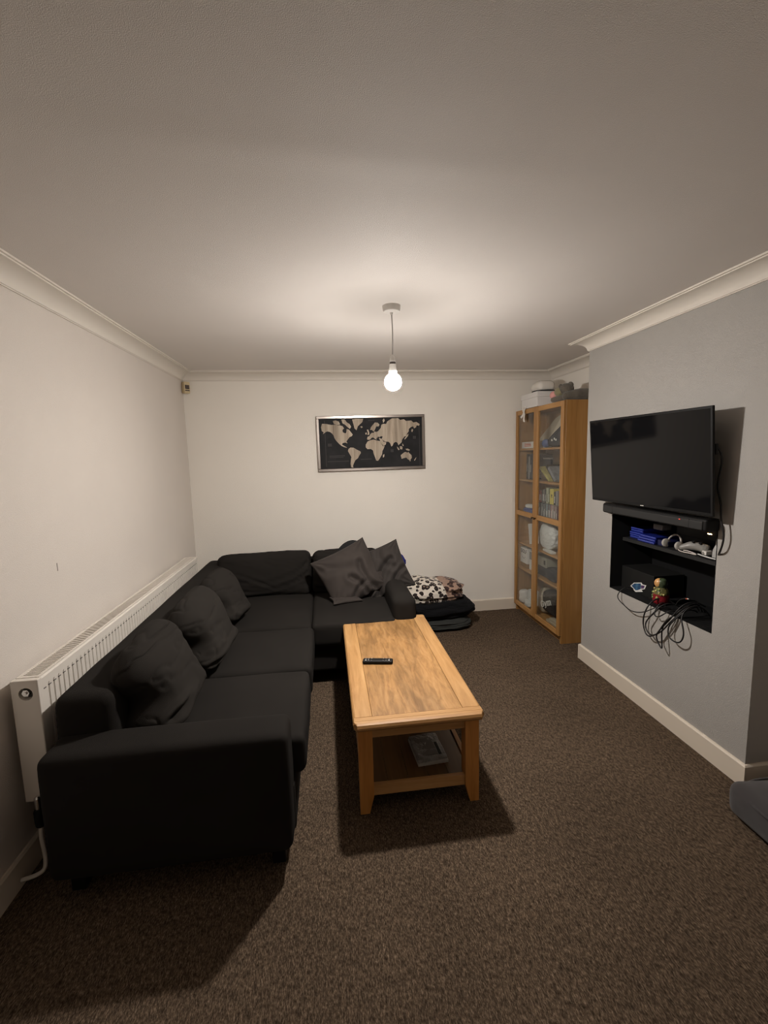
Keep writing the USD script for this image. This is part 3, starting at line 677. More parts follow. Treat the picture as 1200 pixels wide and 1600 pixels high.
cen = hm.triangles_center
side = cen[:, 0] + .35 * (cen[:, 2] - .33) > 1.055
obj('cream_side', trimesh.Trimesh(hm.vertices, hm.faces[~side], process=False), M['leopard'], lb, smooth=True)
obj('brown_fold', trimesh.Trimesh(hm.vertices, hm.faces[side], process=False), M['leopard_brown'], lb, smooth=True, label='folded part in brown leopard print')

# ------------------------------------------------------------------ coffee table
TX0, TX1, TY0, TY1, TZ = .072, .670, 1.822, 3.138, .45
ct = thing('coffee_table', 'light oak coffee table with framed top and low shelf on the carpet', 'coffee table', ((TX0 + TX1) / 2, (TY0 + TY1) / 2, 0))
SW, EW, TT = .088, .066, .036
def rail(x0, x1, y0, y1, m, nm='top_rail'):
    obj(nm, bx(x0, x1, y0, y1, TZ - TT, TZ, .0015), m, ct, smooth=20)
rail(TX0 + .010, TX0 + SW, TY0 + EW, TY1 - EW, M['oak']); rail(TX1 - SW, TX1 - .010, TY0 + EW, TY1 - EW, M['oak'])
def moulded(pts, z0, z1):
    return None
# moulded edge: outer strips with a rounded lip and cut corners
def strip_along(x_in, x_out, y0, y1, cut):
    s = 1 if x_out > x_in else -1
    prof = [(x_in, TZ - TT), (x_out - s * .010, TZ - TT), (x_out - s * .006, TZ - TT + .010), (x_out, TZ - .020), (x_out, TZ - .012), (x_out - s * .004, TZ - .004), (x_out - s * .010, TZ), (x_in, TZ)]
    P = [(x, y0 + (cut if abs(x - x_in) > 1e-6 else 0), z) for x, z in prof] + [(x, y1 - (cut if abs(x - x_in) > 1e-6 else 0), z) for x, z in prof]
    return hull(P)
def strip_across(y_in, y_out, x0, x1, cut):
    s = 1 if y_out > y_in else -1
    prof = [(y_in, TZ - TT), (y_out - s * .012, TZ - TT), (y_out - s * .008, TZ - TT + .008), (y_out, TZ - .022), (y_out, TZ - .014), (y_out - s * .006, TZ - .004), (y_out - s * .016, TZ), (y_in, TZ)]
    P = [(x0 + (cut if abs(y - y_in) > 1e-6 else 0), y, z) for y, z in prof] + [(x1 - (cut if abs(y - y_in) > 1e-6 else 0), y, z) for y, z in prof]
    return hull(P)
obj('edge_moulding', strip_along(TX0 + .0105, TX0, TY0 + .02, TY1 - .02, .004), M['oak'], ct, smooth=25)
obj('edge_moulding', strip_along(TX1 - .0105, TX1, TY0 + .02, TY1 - .02, .004), M['oak'], ct, smooth=25)
rail(TX0 + .004, TX1 - .004, TY0 + .036, TY0 + EW - .0008, M['oak_x'], 'top_end_rail'); rail(TX0 + .004, TX1 - .004, TY1 - EW + .0008, TY1 - .036, M['oak_x'], 'top_end_rail')
obj('edge_moulding', strip_across(TY0 + .0352, TY0, TX0 + .002, TX1 - .002, .014), M['oak_x'], ct, smooth=25)
obj('edge_moulding', strip_across(TY1 - .0352, TY1, TX0 + .002, TX1 - .002, .014), M['oak_x'], ct, smooth=25)
obj('top_panel', bx(TX0 + SW + .001, TX1 - SW - .001, TY0 + EW + .001, TY1 - EW - .001, TZ - TT, TZ - .0018, .0015), M['oak_panel'], ct, smooth=20, label='worn and blotchy centre panel')
LW = .064
lx0, lx1, ly0, ly1 = TX0 + .020, TX1 - .022, TY0 + .030, TY1 - .030
def leg(x, y, ix, iy):
    """square leg, tapered on its two inner sides below the shelf"""
    P = []
    for z, w in ((0, LW - .022), (.012, LW - .019), (.085, LW), (TZ - TT, LW)):
        for a in (0, 1):
            for b in (0, 1):
                P.append((x + ix * a * w, y + iy * b * w, z))
    return hull(P)
for x, ix in ((lx0, 1), (lx1, -1)):
    for y, iy in ((ly0, 1), (ly1, -1)):
        obj('leg', leg(x, y, ix, iy), M['oak_leg'], ct, smooth=15)
AZ0, AZ1 = TZ - TT - .052, TZ - TT
for y in (ly0 + .012, ly1 - .012 - .02):
    obj('apron', bx(lx0 + LW, lx1 - LW, y, y + .02, AZ0, AZ1, .001), M['oak_x'], ct, smooth=15)
    obj('shelf_rail', bx(lx0 + LW, lx1 - LW, y, y + .022, .078, .128, .001), M['oak_x'], ct, smooth=15)
for x in (lx0 + .012, lx1 - .012 - .02):
    obj('apron', bx(x, x + .02, ly0 + LW, ly1 - LW, AZ0, AZ1, .001), M['oak'], ct, smooth=15)
    obj('shelf_rail', bx(x, x + .022, ly0 + LW, ly1 - LW, .078, .128, .001), M['oak'], ct, smooth=15)
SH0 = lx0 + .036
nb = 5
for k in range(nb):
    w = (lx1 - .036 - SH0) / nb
    obj('shelf_board', bx(SH0 + k * w + .0006, SH0 + (k + 1) * w - .0006, ly0 + .036, ly1 - .036, .104, .120, .001), M['oak_shelf_shaded'], ct, smooth=15)

# remote on top
rm = thing('remote_control', 'black television remote lying across the coffee table top', 'remote control', (.247, 2.405, TZ))
Rr = rot((0, 0, 1), -11)
rc0 = np.array([.247, 2.41, TZ - .0018])
def rem(m): return place(m, Rr, rc0)
obj('body', rem(soft((.172, .046, .020), .009, n=(20, 10, 8), bulge=(.0, 0, .002)).apply_translation((0, 0, .0102))), M['black_plastic'], rm, smooth=True)
rng = random.Random(4)
for i in range(9):
    for j in range(3):
        if i in (4,) and j != 1: continue
        b = bx(-.0045, .0045, -.003, .003, 0, .003, .001)
        obj('button', rem(place(b, None, (-.068 + i * .0165, -.011 + j * .011, .0185))), M['grey_print'] if (i * 3 + j) % 4 else M['white_print'], rm, smooth=False)

# things on the lower shelf
mg = thing('magazine_pack', 'white printed pack of papers on the low shelf of the coffee table', 'papers', (.45, 2.08, .12))
Rm = rot((0, 0, 1), 4)
def mag(m): return place(m, Rm @ np.diag([.9, .84, 1.0]), (.452, 2.065, .1205))
obj('stack', mag(bx(-.085, .085, -.12, .12, 0, .016, .002)), M['dull_white'], mg)
obj('wrapping', mag(soft((.168, .236, .016), .006, n=(26, 26, 4), noise=.006, nscale=16, seed=9).apply_translation((0, .002, .024))), M['wrap'], mg, smooth=True, label='crumpled clear wrapping')
obj('printed_panel', mag(bx(-.06, .035, -.085, .07, .030, .0345)), M['grey_print'], mg, smooth=False)
obj('printed_panel', mag(bx(.042, .056, -.085, .02, .030, .0345)), M['ink'], mg, smooth=False, label='dark printed bar')

# ------------------------------------------------------------------ display cabinet in the alcove
KX0, KX1, KY0, KY1, KZ = 1.902, 2.195, 3.395, 4.300, 2.018
T = .020
cb = thing('display_cabinet', 'tall oak display cabinet with two glazed doors in the alcove', 'cabinet', ((KX0 + KX1) / 2, (KY0 + KY1) / 2, 0))
obj('side_panel', bx(KX0, KX1, KY0, KY0 + T, 0, KZ, .001), M['cab'], cb, smooth=15)
obj('side_panel', bx(KX0, KX1, KY1 - T, KY1, 0, KZ, .001), M['cab'], cb, smooth=15)
obj('top_board', bx(KX0, KX1, KY0 + T, KY1 - T, KZ - T, KZ, .001), M['cab_h'], cb, smooth=15)
obj('bottom_board', bx(KX0, KX1 - .01, KY0 + T, KY1 - T, .068, .068 + T, .001), M['cab_h'], cb, smooth=15)
obj('plinth', bx(KX0 + .03, KX0 + .045, KY0 + T, KY1 - T, 0, .067), M['cab_h'], cb, smooth=15)
obj('back_panel', bx(KX1 - .006, KX1 - .001, KY0 + T, KY1 - T, .088, KZ - T), M['cab_in'], cb, smooth=15)
KM = (KY0 + KY1) / 2 + .022
SHZ = [.462, .722, 1.012, 1.352, 1.650]
for z in SHZ:
    obj('shelf', bx(KX0 + .012, KX1 - .006, KY0 + T, KY1 - T, z - .018, z, .001), M['cab_h'], cb, smooth=15)
DX0, DX1 = 1.880, 1.900
for (y0, y1, ky) in ((KY0 + .002, KM - .0015, KM - .022), (KM + .0015, KY1 - .003, KM + .022)):
    z0, z1, sw = .070, KZ - .004, .042
    st1 = obj('door', bx(DX0, DX1, y0, y0 + sw, z0, z1, .0015), M['cab'], cb, smooth=15, label='glazed door in an oak frame')
    obj('stile', bx(DX0, DX1, y1 - sw, y1, z0, z1, .0015), M['cab'], st1, smooth=15)
    for a0, a1 in ((z0, z0 + sw), (1.0, 1.046), (z1 - sw, z1)):
        obj('door_rail', bx(DX0, DX1, y0 + sw, y1 - sw, a0, a1, .0015), M['cab_h'], st1, smooth=15)
    for a0, a1 in ((z0 + sw, 1.0), (1.046, z1 - sw)):
        obj('pane', bx(DX0 + .008, DX0 + .012, y0 + sw - .002, y1 - sw + .002, a0 - .002, a1 + .002), M['glass'], st1, smooth=False)
    kn = lathe([(0, 0), (.006, 0), (.006, .010), (.011, .016), (.010, .022), (0, .024)], 20)
    obj('knob', place(kn, rot((0, 1, 0), -90), (DX0 + .001, ky, 1.012)), M['knob'], st1)

# what stands in the cabinet: y runs 3.42 (right door) .. 4.28 (left door)
def cbox(name, y0, y1, z0, z1, x0, x1, mat, label, cat, group=None, turn=0, c=.002):
    m = bx(-(x1 - x0) / 2, (x1 - x0) / 2, -(y1 - y0) / 2, (y1 - y0) / 2, 0, z1 - z0, c)
    m = place(m, rot((0, 0, 1), turn), ((x0 + x1) / 2, (y0 + y1) / 2, z0 + .001))
    return single(name, m, mat, label, cat, group, 15)
# top shelf: flat white box with red print, pale sheets leaning across the back
t = thing('flat_box', 'flat white box with red print on the top cabinet shelf', 'box', (2.0, 4.15, 1.65))
obj('card', bx(1.935, 2.12, 4.03, 4.275, 1.651, 1.713, .002), M['white_box'], t)
for k in range(4):
    obj('red_print', bx(1.9335, 1.9352, 4.075, 4.215, 1.669 + k * .008, 1.6735 + k * .008), M['red_print'], t, smooth=False)
pp = extrude(Polygon([(0, 0), (.34, .02), (.40, .235), (.29, .20)]), .006)
single('leaning_paper', place(pp, FACE_NEG_X @ rot((1, 0, 0), -8), (2.095, 4.262, 1.716)), M['beige'], 'pale sheet of card rising behind the flat white box', 'paper', smooth=False)
pf = extrude(Polygon([(0, .01), (.03, .0), (.36, .235), (.36, .30), (.22, .27)]), .018)
single('beige_folder', place(pf, FACE_NEG_X @ rot((0, 1, 0), 9), (2.00, 3.858, 1.675)), plain('sand_card', (.47, .41, .32), .7, .3), 'sand coloured folder slanting up behind the black bag on the top shelf', 'folder', smooth=20)
t = thing('black_bag', 'crumpled black bag with small white marks on the top cabinet shelf', 'bag', (1.98, 3.62, 1.65))
bm = heap((1.985, 3.63, 1.735), (.11, .36, .17), 61, .06)
hz_ = np.clip((bm.vertices[:, 2] - 1.66) / .16, 0, 1); bm.vertices[:, 2] += hz_ * ((3.63 - bm.vertices[:, 1]) * .52 - .015)
obj('bag', bm, M['navy'], t, smooth=True)
for (yy, zz, ww) in ((3.668, 1.712, .018), (3.625, 1.722, .014), (3.60, 1.712, .018)):
    obj('white_mark', place(trimesh.creation.icosphere(subdivisions=2, radius=1.0), np.diag([.008, ww * .55, .010]), (1.931, yy, zz)), M['white_print'], t)
bl = trimesh.creation.icosphere(subdivisions=3, radius=.037)
single('blue_ball', place(bl, None, (1.940, 3.79, 1.688)), plain('blue_ball_rubber', (.05, .085, .22), .6, .4, var=(20, .3)), 'mottled blue ball by the black bag on the top shelf', 'ball', smooth=True)
single('small_tub', lathe([(0, 0), (.016, 0), (.018, .055), (.019, .062), (0, .062)], 24, (1.965, 3.855, 1.651)), M['white_box'], 'little pale tub beside the blue ball on the top shelf', 'tub')
# second shelf
for k, (d, hh, mm) in enumerate(((.03, .245, M['ink']), (.030, .22, M['grey_print']), (.034, .235, M['navy']))):
    y = 4.185 - k * .040
    t = thing('folder_file', ['tall black file, leftmost of three behind the left door', 'grey file between the black and the navy ones', 'navy file rightmost of three behind the left door'][k], 'file', (2.05, y, 1.352))
    obj('cover', bx(1.95, 2.16, y - d / 2, y + d / 2, 1.353, 1.353 + hh, .002), mm, t, smooth=15)
    obj('spine_label', bx(1.9485, 1.951, y - d * .3, y + d * .3, 1.353 + hh * .3, 1.353 + hh * .6), M['grey_print'], t, smooth=False)
t = thing('dark_picture_frame', 'small dark picture with a pale top edge standing on the magazines', 'picture', (2.0, 3.88, 1.47))
obj('board', bx(2.0, 2.02, 3.815, 3.955, 1.462, 1.545, .001), M['navy'], t)
obj('top_edge', bx(1.997, 2.022, 3.815, 3.955, 1.546, 1.560), M['grey_print'], t)
single('magazine_heap', heap((2.03, 3.885, 1.405), (.16, .17, .108), 62, .10), plain('brown_papers', (.20, .15, .11), .7, .3, var=(15, .4)), 'heap of worn brown papers under the small dark picture', 'papers', smooth=True)
def slab(name, y, z, w, h, ang, mat, label, cat, x0=1.935, dx=.15):
    m = bx(0, dx, 0, w, 0, h, .002)
    m = place(m, rot((1, 0, 0), ang), (x0, y, z))
    m.apply_translation((0, y - m.vertices[:, 1].min(), z - m.vertices[:, 2].min()))
    single(name, m, mat, label, cat, smooth=15)
# each leans to the left: its top is further from the right-hand side
slab('yellow_magazine', 3.700, 1.353, .022, .215, -58, plain('yellowed_cover', (.42, .37, .13), .6, .4, var=(18, .3)), 'yellow magazine leaning left on the second shelf', 'magazine', x0=1.93)
slab('dark_case', 3.655, 1.353, .026, .20, -50, M['ink'], 'black case leaning against the yellow magazine', 'case', x0=1.955)
slab('grey_catalogue', 3.610, 1.353, .030, .17, -48, plain('grey_cover', (.20, .21, .23), .45, .5, var=(18, .4)), 'shiny grey catalogue, last of the leaning ones', 'catalogue', x0=1.94)
# third shelf: paperbacks standing on a row of disc cases
rng = random.Random(12)
y = 3.945
cols = [(.16, .17, .17), (.05, .05, .055), (.22, .23, .23), (.06, .07, .08), (.12, .15, .17), (.03, .035, .04), (.18, .25, .28), (.05, .05, .06), (.10, .13, .16), (.25, .11, .11), (.30, .27, .25), (.16, .06, .07), (.22, .18, .17), (.10, .04, .05)]
nd = 23
ORD = 'first second third fourth fifth sixth seventh eighth ninth tenth eleventh twelfth thirteenth fourteenth fifteenth sixteenth seventeenth eighteenth nineteenth twentieth twenty-first twenty-second twenty-third'.split()
for k in range(nd):
    d = .0150
    c = cols[min(len(cols) - 1, int(k / nd * len(cols)))]
    c = tuple(np.clip(np.array(c) * (.8 + .9 * rng.random()), 0, 1))
    y0 = y - d
    t = thing('disc_case', '%s disc case from the left in the row below the paperbacks' % ORD[k], 'disc case', (2.0, y0 + d / 2, 1.012), 'disc cases on the third shelf')
    mt = plain('disc_case_%d' % k, c, .35, .5)
    hh = .138 - .006 * rng.random()
    obj('case', bx(1.95, 2.085, y0 + .0006, y - .0006, 1.013, 1.013 + hh, .0008), mt, t, smooth=False)
    obj('spine_title', bx(1.9492, 1.9502, y0 + .0045, y - .0045, 1.035, 1.035 + hh * (.35 + .3 * rng.random())), M['white_print'] if k % 3 else M['grey_print'], t, smooth=False)
    y = y0 - .0004
y = 3.945
books = [('red paperback at the left end of the upper book row', .058, .108, (.34, .07, .06)), ('black slim book next to the red paperback', .018, .115, (.02, .02, .02)), ('grey-brown paperback right of the slim black book', .040, .125, (.13, .12, .11)), ('dark book left of the pale green one', .022, .12, (.03, .03, .03)),
         ('pale green-grey book with dark edge in the upper row', .044, .142, (.36, .38, .28)), ('thin dark green book left of the yellow one', .022, .140, (.09, .11, .07)), ('bright yellow book with a black emblem on its spine', .068, .136, (.55, .46, .09)), ('black book right of the yellow one', .036, .115, (.03, .03, .035)), ('white and black spotted book at the right end of the upper row', .030, .125, (.25, .24, .23))]
for lab, d, hh, c in books:
    y0 = y - d
    t = thing('book', lab, 'book', (2.0, y0 + d / 2, 1.152), 'books standing on the disc cases')
    obj('cover', bx(1.955, 2.08, y0 + .0007, y - .0007, 1.1525, 1.1525 + hh, .0015), plain('book_cover_%d' % int(1000 * y), c, .55, .4), t, smooth=False)
    if 'bright yellow' in lab:
        obj('emblem', place(extrude(Polygon([(0, 0), (.010, .004), (.006, .018), (.014, .03), (0, .026), (-.010, .034), (-.006, .014)]), .001), FACE_NEG_X, (1.9552, y0 + d / 2, 1.21)), M['ink'], t, smooth=False)
    else:
        obj('spine_title', bx(1.9540, 1.9554, y0 + d * .35, y - d * .35, 1.17, 1.17 + hh * .5), M['white_print'] if sum(c) < .5 else M['grey_print'], t, smooth=False)
    y = y0 - .001
t = thing('folded_bag', 'small blue and white folded bag on the third shelf behind the left door', 'bag', (1.98, 4.17, 1.012))
obj('blue_part', heap((1.985, 4.175, 1.045), (.10, .19, .062), 63, .08, n=4), plain('blue_bag_cloth', (.06, .09, .26), .7, .3), t, smooth=True)
obj('white_part', heap((1.975, 4.155, 1.088), (.075, .13, .042), 64, .08, n=4), M['bag'], t, smooth=True)
# fourth shelf: white plastic bag, white trays, a small folded paper
single('plastic_bag', heap((1.99, 3.785, .848), (.12, .27, .225), 65, .12, nscale=10, fold=.006), M['bag'], 'crumpled white plastic bag behind the right door', 'bag', smooth=True)
cbox('white_tray', 3.61, 3.79, .723, .742, 1.92, 1.965, M['white_print'], 'flat white tray in front of the plastic bag', 'tray', turn=-4)
single('black_bundle', heap((2.09, 3.56, .80), (.12, .12, .13), 66, .08, n=4), M['ink'], 'black bundle right of the plastic bag', 'bundle', smooth=True)
slab('white_leaflet', 4.085, .723, .004, .20, -10, M['paper'], 'white leaflet leaning by the middle of the cabinet', 'leaflet', x0=1.94, dx=.10)
# fifth shelf
t = thing('white_carton', 'white carton lettered in black on the fifth shelf', 'carton', (2.0, 4.20, .462))
obj('card', bx(1.935, 2.09, 4.125, 4.277, .512, .664, .002), M['white_box'], t)
tm = meshkit.text_mesh('GOLF', .036, .0012, bold=True)
tm.vertices[:, 0] -= tm.bounds.mean(0)[0]
obj('lettering', place(tm, FACE_NEG_X, (1.9352, 4.20, .612)), M['ink'], t, smooth=False)
sm = LineString([(-.03, .01), (-.012, -.006), (.012, -.006), (.034, .014)]).buffer(.0022)
obj('printed_curve', place(extrude(sm, .001), FACE_NEG_X, (1.9352, 4.20, .565)), M['grey_print'], t, smooth=False)
single('carton_block', bx(1.94, 2.09, 4.13, 4.27, .463, .511, .002), M['cab_in'], 'brown box under the white carton', 'box', smooth=15)
t = thing('printed_box', 'grey printed box right of the white carton', 'box', (2.0, 4.06, .462))
obj('card', bx(1.955, 2.09, 3.985, 4.118, .545, .655, .002), M['white_box'], t)
obj('printed_panel', bx(1.953, 1.9552, 4.03, 4.11, .57, .645), M['grey_print'], t, smooth=False)
cbox('white_block', 4.06, 4.118, .463, .543, 1.955, 2.05, M['white_box'], 'short white box under the printed box, left of a pair', 'box')
cbox('white_block', 3.995, 4.045, .463, .543, 1.945, 2.05, M['white_box'], 'short white box under the printed box, right of a pair', 'box', turn=2)
t = thing('storage_tin', 'pale grey tin with a dark front mark behind the right door', 'tin', (2.05, 3.86, .462))
obj('body', bx(1.96, 2.10, 3.785, 3.96, .553, .642, .004), plain('pale_tin', (.34, .33, .27), .5, .5), t)
obj('mark', bx(1.9585, 1.961, 3.80, 3.83, .58, .62), M['ink'], t, smooth=False)
single('tin_crate', bx(1.965, 2.10, 3.79, 3.955, .463, .552, .003), M['navy'], 'dark crate under the pale tin', 'crate', smooth=15)
single('navy_bundle', heap((1.985, 3.665, .525), (.13, .22, .12), 67, .08, n=4), M['navy'], 'dark navy cloth bundle on the fifth shelf', 'bundle', smooth=True)
# bottom of the cabinet
for k, (yy, xx, zz, sx, sy, sz_, tn, lab) in enumerate(((4.222, 1.96, .09, .085, .085, .125, 12, 'white roll pack at the bottom left of the cabinet'), (4.12, 2.00, .09, .09, .10, .155, -8, 'taller white pack in the middle of three at the cabinet bottom'), (4.075, 1.93, .09, .045, .09, .07, 6, 'low white pack in front of the taller one'))):
    m = soft((sx, sy, sz_), .02, n=(12, 12, 12), noise=.008, nscale=14, seed=70 + k, bulge=(.006, .006, .004))
    single('white_pack', place(m, rot((0, 0, 1), tn), (xx, yy, zz + sz_ / 2 + .006)), M['bag'] if k else M['white_box'], lab, 'pack', smooth=True)
single('beige_sack', heap((2.03, 3.91, .21), (.13, .13, .24), 74, .10, n=4), M['beige'], 'beige crumpled sack left of the black bag', 'sack', smooth=True)
t = thing('black_sports_bag', 'black bag with white script at the bottom of the cabinet', 'bag', (2.0, 3.68, .09))
bgm = soft((.14, .30, .20), .05, n=(18, 26, 22), noise=.010, nscale=8, seed=75, bulge=(.01, .01, .01)); bgm.apply_translation((2.01, 3.685, .25))
obj('bag', bgm, M['black_fleece'], t, smooth=True)
tm = meshkit.text_mesh('Gym', .055, .003, bold=True); tm.vertices[:, :2] -= tm.bounds.mean(0)[:2]
tm.vertices[:, 0] *= 1.25
obj('lettering', place(tm, FACE_NEG_X @ rot((0, 0, 1), 24), (1.9285, 3.715, .245)), M['white_print'], t, smooth=False)
cbox('pale_board', 3.48, 3.70, .090, .112, 1.925, 2.06, M['beige'], 'pale flat box at the cabinet bottom, lower of two', 'box')
cbox('pale_board', 3.47, 3.66, .113, .134, 1.935, 2.06, M['beige'], 'pale flat box at the cabinet bottom, upper of two', 'box', turn=3)

# on top of the cabinet
t = thing('shoe_box', 'white lidded shoe box on top of the cabinet', 'box', (2.0, 4.02, KZ))
obj('body', bx(1.887, 2.15, 3.862, 4.185, KZ + .001, KZ + .105, .002), M['white_box'], t, smooth=15)
obj('lid', bx(1.882, 2.155, 3.857, 4.19, KZ + .085, KZ + .132, .002), M['white_box'], t, smooth=15)
def ribbon(pts, w, axis=(0, 1, 0)):
    p = spl(pts, 24); a = np.array(axis, float)
    V = np.vstack([p - a * w / 2, p + a * w / 2, p - a * w / 2 + [-.0016, 0, 0], p + a * w / 2 + [-.0016, 0, 0]])
    n = len(p); Fc = []
    for i in range(n - 1):
        for (s, t_) in ((0, n), (3 * n, 2 * n), (n, 3 * n), (2 * n, 0)):
            Fc += [[s + i, s + i + 1, t_ + i + 1], [s + i, t_ + i + 1, t_ + i]]
    me = trimesh.Trimesh(V, Fc, process=False); trimesh.repair.fix_normals(me); return me
t2 = thing('white_ribbon', 'white ribbon ends hanging from the shoe box over the left door', 'ribbon', (1.875, 4.12, KZ))
obj('ribbon_end', ribbon([(1.884, 4.135, KZ + .02), (1.876, 4.13, KZ - .005), (1.873, 4.095, KZ - .045), (1.872, 4.10, KZ - .09), (1.872, 4.085, KZ - .12)], .034), M['cloth_white'], t2, smooth=False)
obj('ribbon_end', ribbon([(1.880, 4.085, KZ + .02), (1.872, 4.085, KZ - .005), (1.870, 4.11, KZ - .045), (1.870, 4.165, KZ - .075)], .026, (0, .75, .65)), M['cloth_white'], t2, smooth=False)
# white cap with a dark brim edge
hz0 = KZ + .133
hc = np.array([1.985, 3.945, hz0])
t = thing('peaked_hat', 'white peaked hat with a dark brim edge on the shoe box', 'hat', tuple(hc))
cr = soft((.165, .185, .088), .045, n=(20, 24, 14), bulge=(.004, .004, .008), noise=.006, nscale=8, seed=81, shape=lambda p, h: p * np.c_[1.04 - .10 * (p[:, 2:] / h[2] + 1) / 2 * [[1]], 1.04 - .16 * (p[:, 2:] / h[2] + 1) / 2 * [[1]], np.ones((len(p), 1))])
cr.apply_translation(hc + [.0, .01, .050])
obj('crown', cr, M['cloth_white'], t, smooth=True)
br = extrude(Polygon([(math.cos(a_) * .098, math.sin(a_) * .108) for a_ in np.linspace(0, 2 * math.pi, 40)[:-1]]), .010)
obj('brim_band', place(br, None, hc + [0, .004, 0]), M['ink'], t, smooth=30, label='black band under the crown')
# plush toy lying along the right end of the top
def ell(c, s, R=None, seed=0, amp=.06, sub=4):
    m = trimesh.creation.icosphere(subdivisions=sub, radius=1.0); v = m.vertices * (1 + amp * 2 * (meshkit.fbm(m.vertices * 3 + seed, 3, seed) - .5))[:, None]
    m.vertices = v * np.array(s); return place(m, R, c)
t = thing('plush_toy', 'grey-brown plush toy with pink snout lying on top of the cabinet', 'soft toy', (2.06, 3.50, KZ))
def chain(pts, rad):
    out = None
    for (a, ra_), (b, rb_) in zip(zip(pts[:-1], rad[:-1]), zip(pts[1:], rad[1:])):
        s = trimesh.creation.icosphere(subdivisions=2, radius=1.0).vertices
        h_ = m3.Manifold.hull_points(np.vstack([s * ra_ + a, s * rb_ + b]))
        out = h_ if out is None else out + h_
    mm = out.refine_to_length(.012).to_mesh()
    me = trimesh.Trimesh(mm.vert_properties[:, :3], mm.tri_verts, process=True)
    trimesh.smoothing.filter_taubin(me, iterations=12)
    return me
obj('body', chain([(1.945, 3.475, KZ + .037), (2.02, 3.455, KZ + .046), (2.10, 3.45, KZ + .048), (2.19, 3.45, KZ + .046)], [.034, .044, .046, .044]), M['plush'], t, smooth=True)
obj('head', ell((1.965, 3.515, KZ + .098), (.052, .062, .046), rot((0, 0, 1), 20), 3), M['plush'], t, smooth=True)
obj('face', ell((1.93, 3.560, KZ + .080), (.040, .045, .040), None, 4), M['plush_face'], t, smooth=True, label='olive cheek patch')
obj('snout', ell((1.905, 3.605, KZ + .062), (.030, .038, .032), None, 5), M['pink'], t, smooth=True, label='pink snout')
obj('ear', ell((1.985, 3.485, KZ + .128), (.018, .03, .022), rot((1, 0, 0), 30), 6), M['plush'], t, smooth=True)
obj('ear', ell((1.925, 3.535, KZ + .122), (.014, .02, .018), rot((1, 0, 0), 30), 7), M['plush'], t, smooth=True)
obj('arm', chain([(1.95, 3.50, KZ + .03), (1.915, 3.555, KZ + .024), (1.90, 3.60, KZ + .024)], [.026, .023, .022]), M['plush'], t, smooth=True)
obj('leg', chain([(2.13, 3.43, KZ + .03), (2.17, 3.44, KZ + .032)], [.028, .028]), M['plush'], t, smooth=True)
# thin things kept between cabinet and chimney breast
single('folded_board', place(bx(-.010, .010, 0, .16, 0, .42, .002), rot((1, 0, 0), 0), (2.135, 3.165, 0.0)), M['white_box'], 'white narrow board standing between cabinet and chimney breast', 'board', smooth=15)
single('dark_bag', heap((2.165, 3.29, .16), (.09, .17, .32), 85, .08, n=4), M['ink'], 'dark bag pushed in beside the cabinet behind the chimney breast', 'bag', smooth=True)

# ------------------------------------------------------------------ television
tv = thing('television', 'wall-mounted black flat television over the niche', 'television', (1.80, 2.38, 1.28))
W, Hh = .936, .530
tn = np.array([-1.0, -.036, -.075]); tn /= np.linalg.norm(tn)
TB = basis(tn, (0, 0, 1))          # columns: right (towards the camera side), up, out of the screen
tc = np.array([1.799, 2.383, 1.545])
def tvp(m): return place(m, TB, tc)
obj('casing', tvp(rbx(-W / 2, W / 2, -Hh / 2, Hh / 2, -.014, 0, .004, 1)), M['black_plastic'], tv, smooth=30)
obj('screen', tvp(bx(-W / 2 + .012, W / 2 - .012, -Hh / 2 + .018, Hh / 2 - .012, -.004, .0006)), M['screen'], tv, smooth=False, label='glossy dark screen')
obj('maker_badge', tvp(bx(-.014, .014, -Hh / 2 + .006, -Hh / 2 + .010, 0, .0009)), M['white_print'], tv, smooth=False)
obj('rear_housing', tvp(rbx(-.30, W / 2 - .09, -.22, .12, -.06, -.012, .01, 1)), M['black_plastic'], tv, smooth=30)
obj('side_connector', tvp(rbx(W / 2 - .05, W / 2 + .003, .035, .085, -.030, -.0135, .004, 1)), M['black_plastic'], tv, smooth=30)
obj('bracket', bx(1.845, 1.9195, 2.26, 2.46, 1.50, 1.66, .003), M['black_plastic'], tv, smooth=30, label='black wall bracket')
single('television_cable', tube([(1.846, 1.93, 1.62), (1.858, 1.915, 1.58), (1.868, 1.925, 1.50), (1.88, 1.945, 1.42), (1.89, 1.935, 1.35), (1.885, 1.918, 1.26), (1.89, 1.905, 1.19), (1.895, 1.92, 1.12), (1.95, 1.985, 1.07), (2.03, 2.02, 1.05)], .0045, 8, 60), M['rubber'], 'black cable hanging from the right side of the television into the niche', 'cable', smooth=True)
# soundbar
sb = thing('soundbar', 'slim black soundbar mounted under the television', 'soundbar', (1.87, 2.35, 1.23))
obj('body', rbx(1.838, 1.9185, 1.952, 2.792, 1.200, 1.264, .014), M['black_plastic'], sb, smooth=30)
obj('front_grille', rbx(1.833, 1.845, 1.972, 2.77, 1.207, 1.252, .005, 1), M['grey_shelf'], sb, smooth=30)
obj('end_seam', bx(1.8320, 1.8345, 2.678, 2.681, 1.205, 1.255), M['ink'], sb, smooth=False)
obj('end_seam', bx(1.8320, 1.8345, 2.055, 2.058, 1.205, 1.255), M['ink'], sb, smooth=False)
obj('status_light', bx(1.8315, 1.8335, 2.112, 2.120, 1.242, 1.247), M['led_red'], sb, smooth=False, label='tiny red status light')
obj('wall_clip', bx(1.88, 1.9195, 2.76, 2.785, 1.188, 1.201, .001), M['white_plastic'], sb, smooth=15)

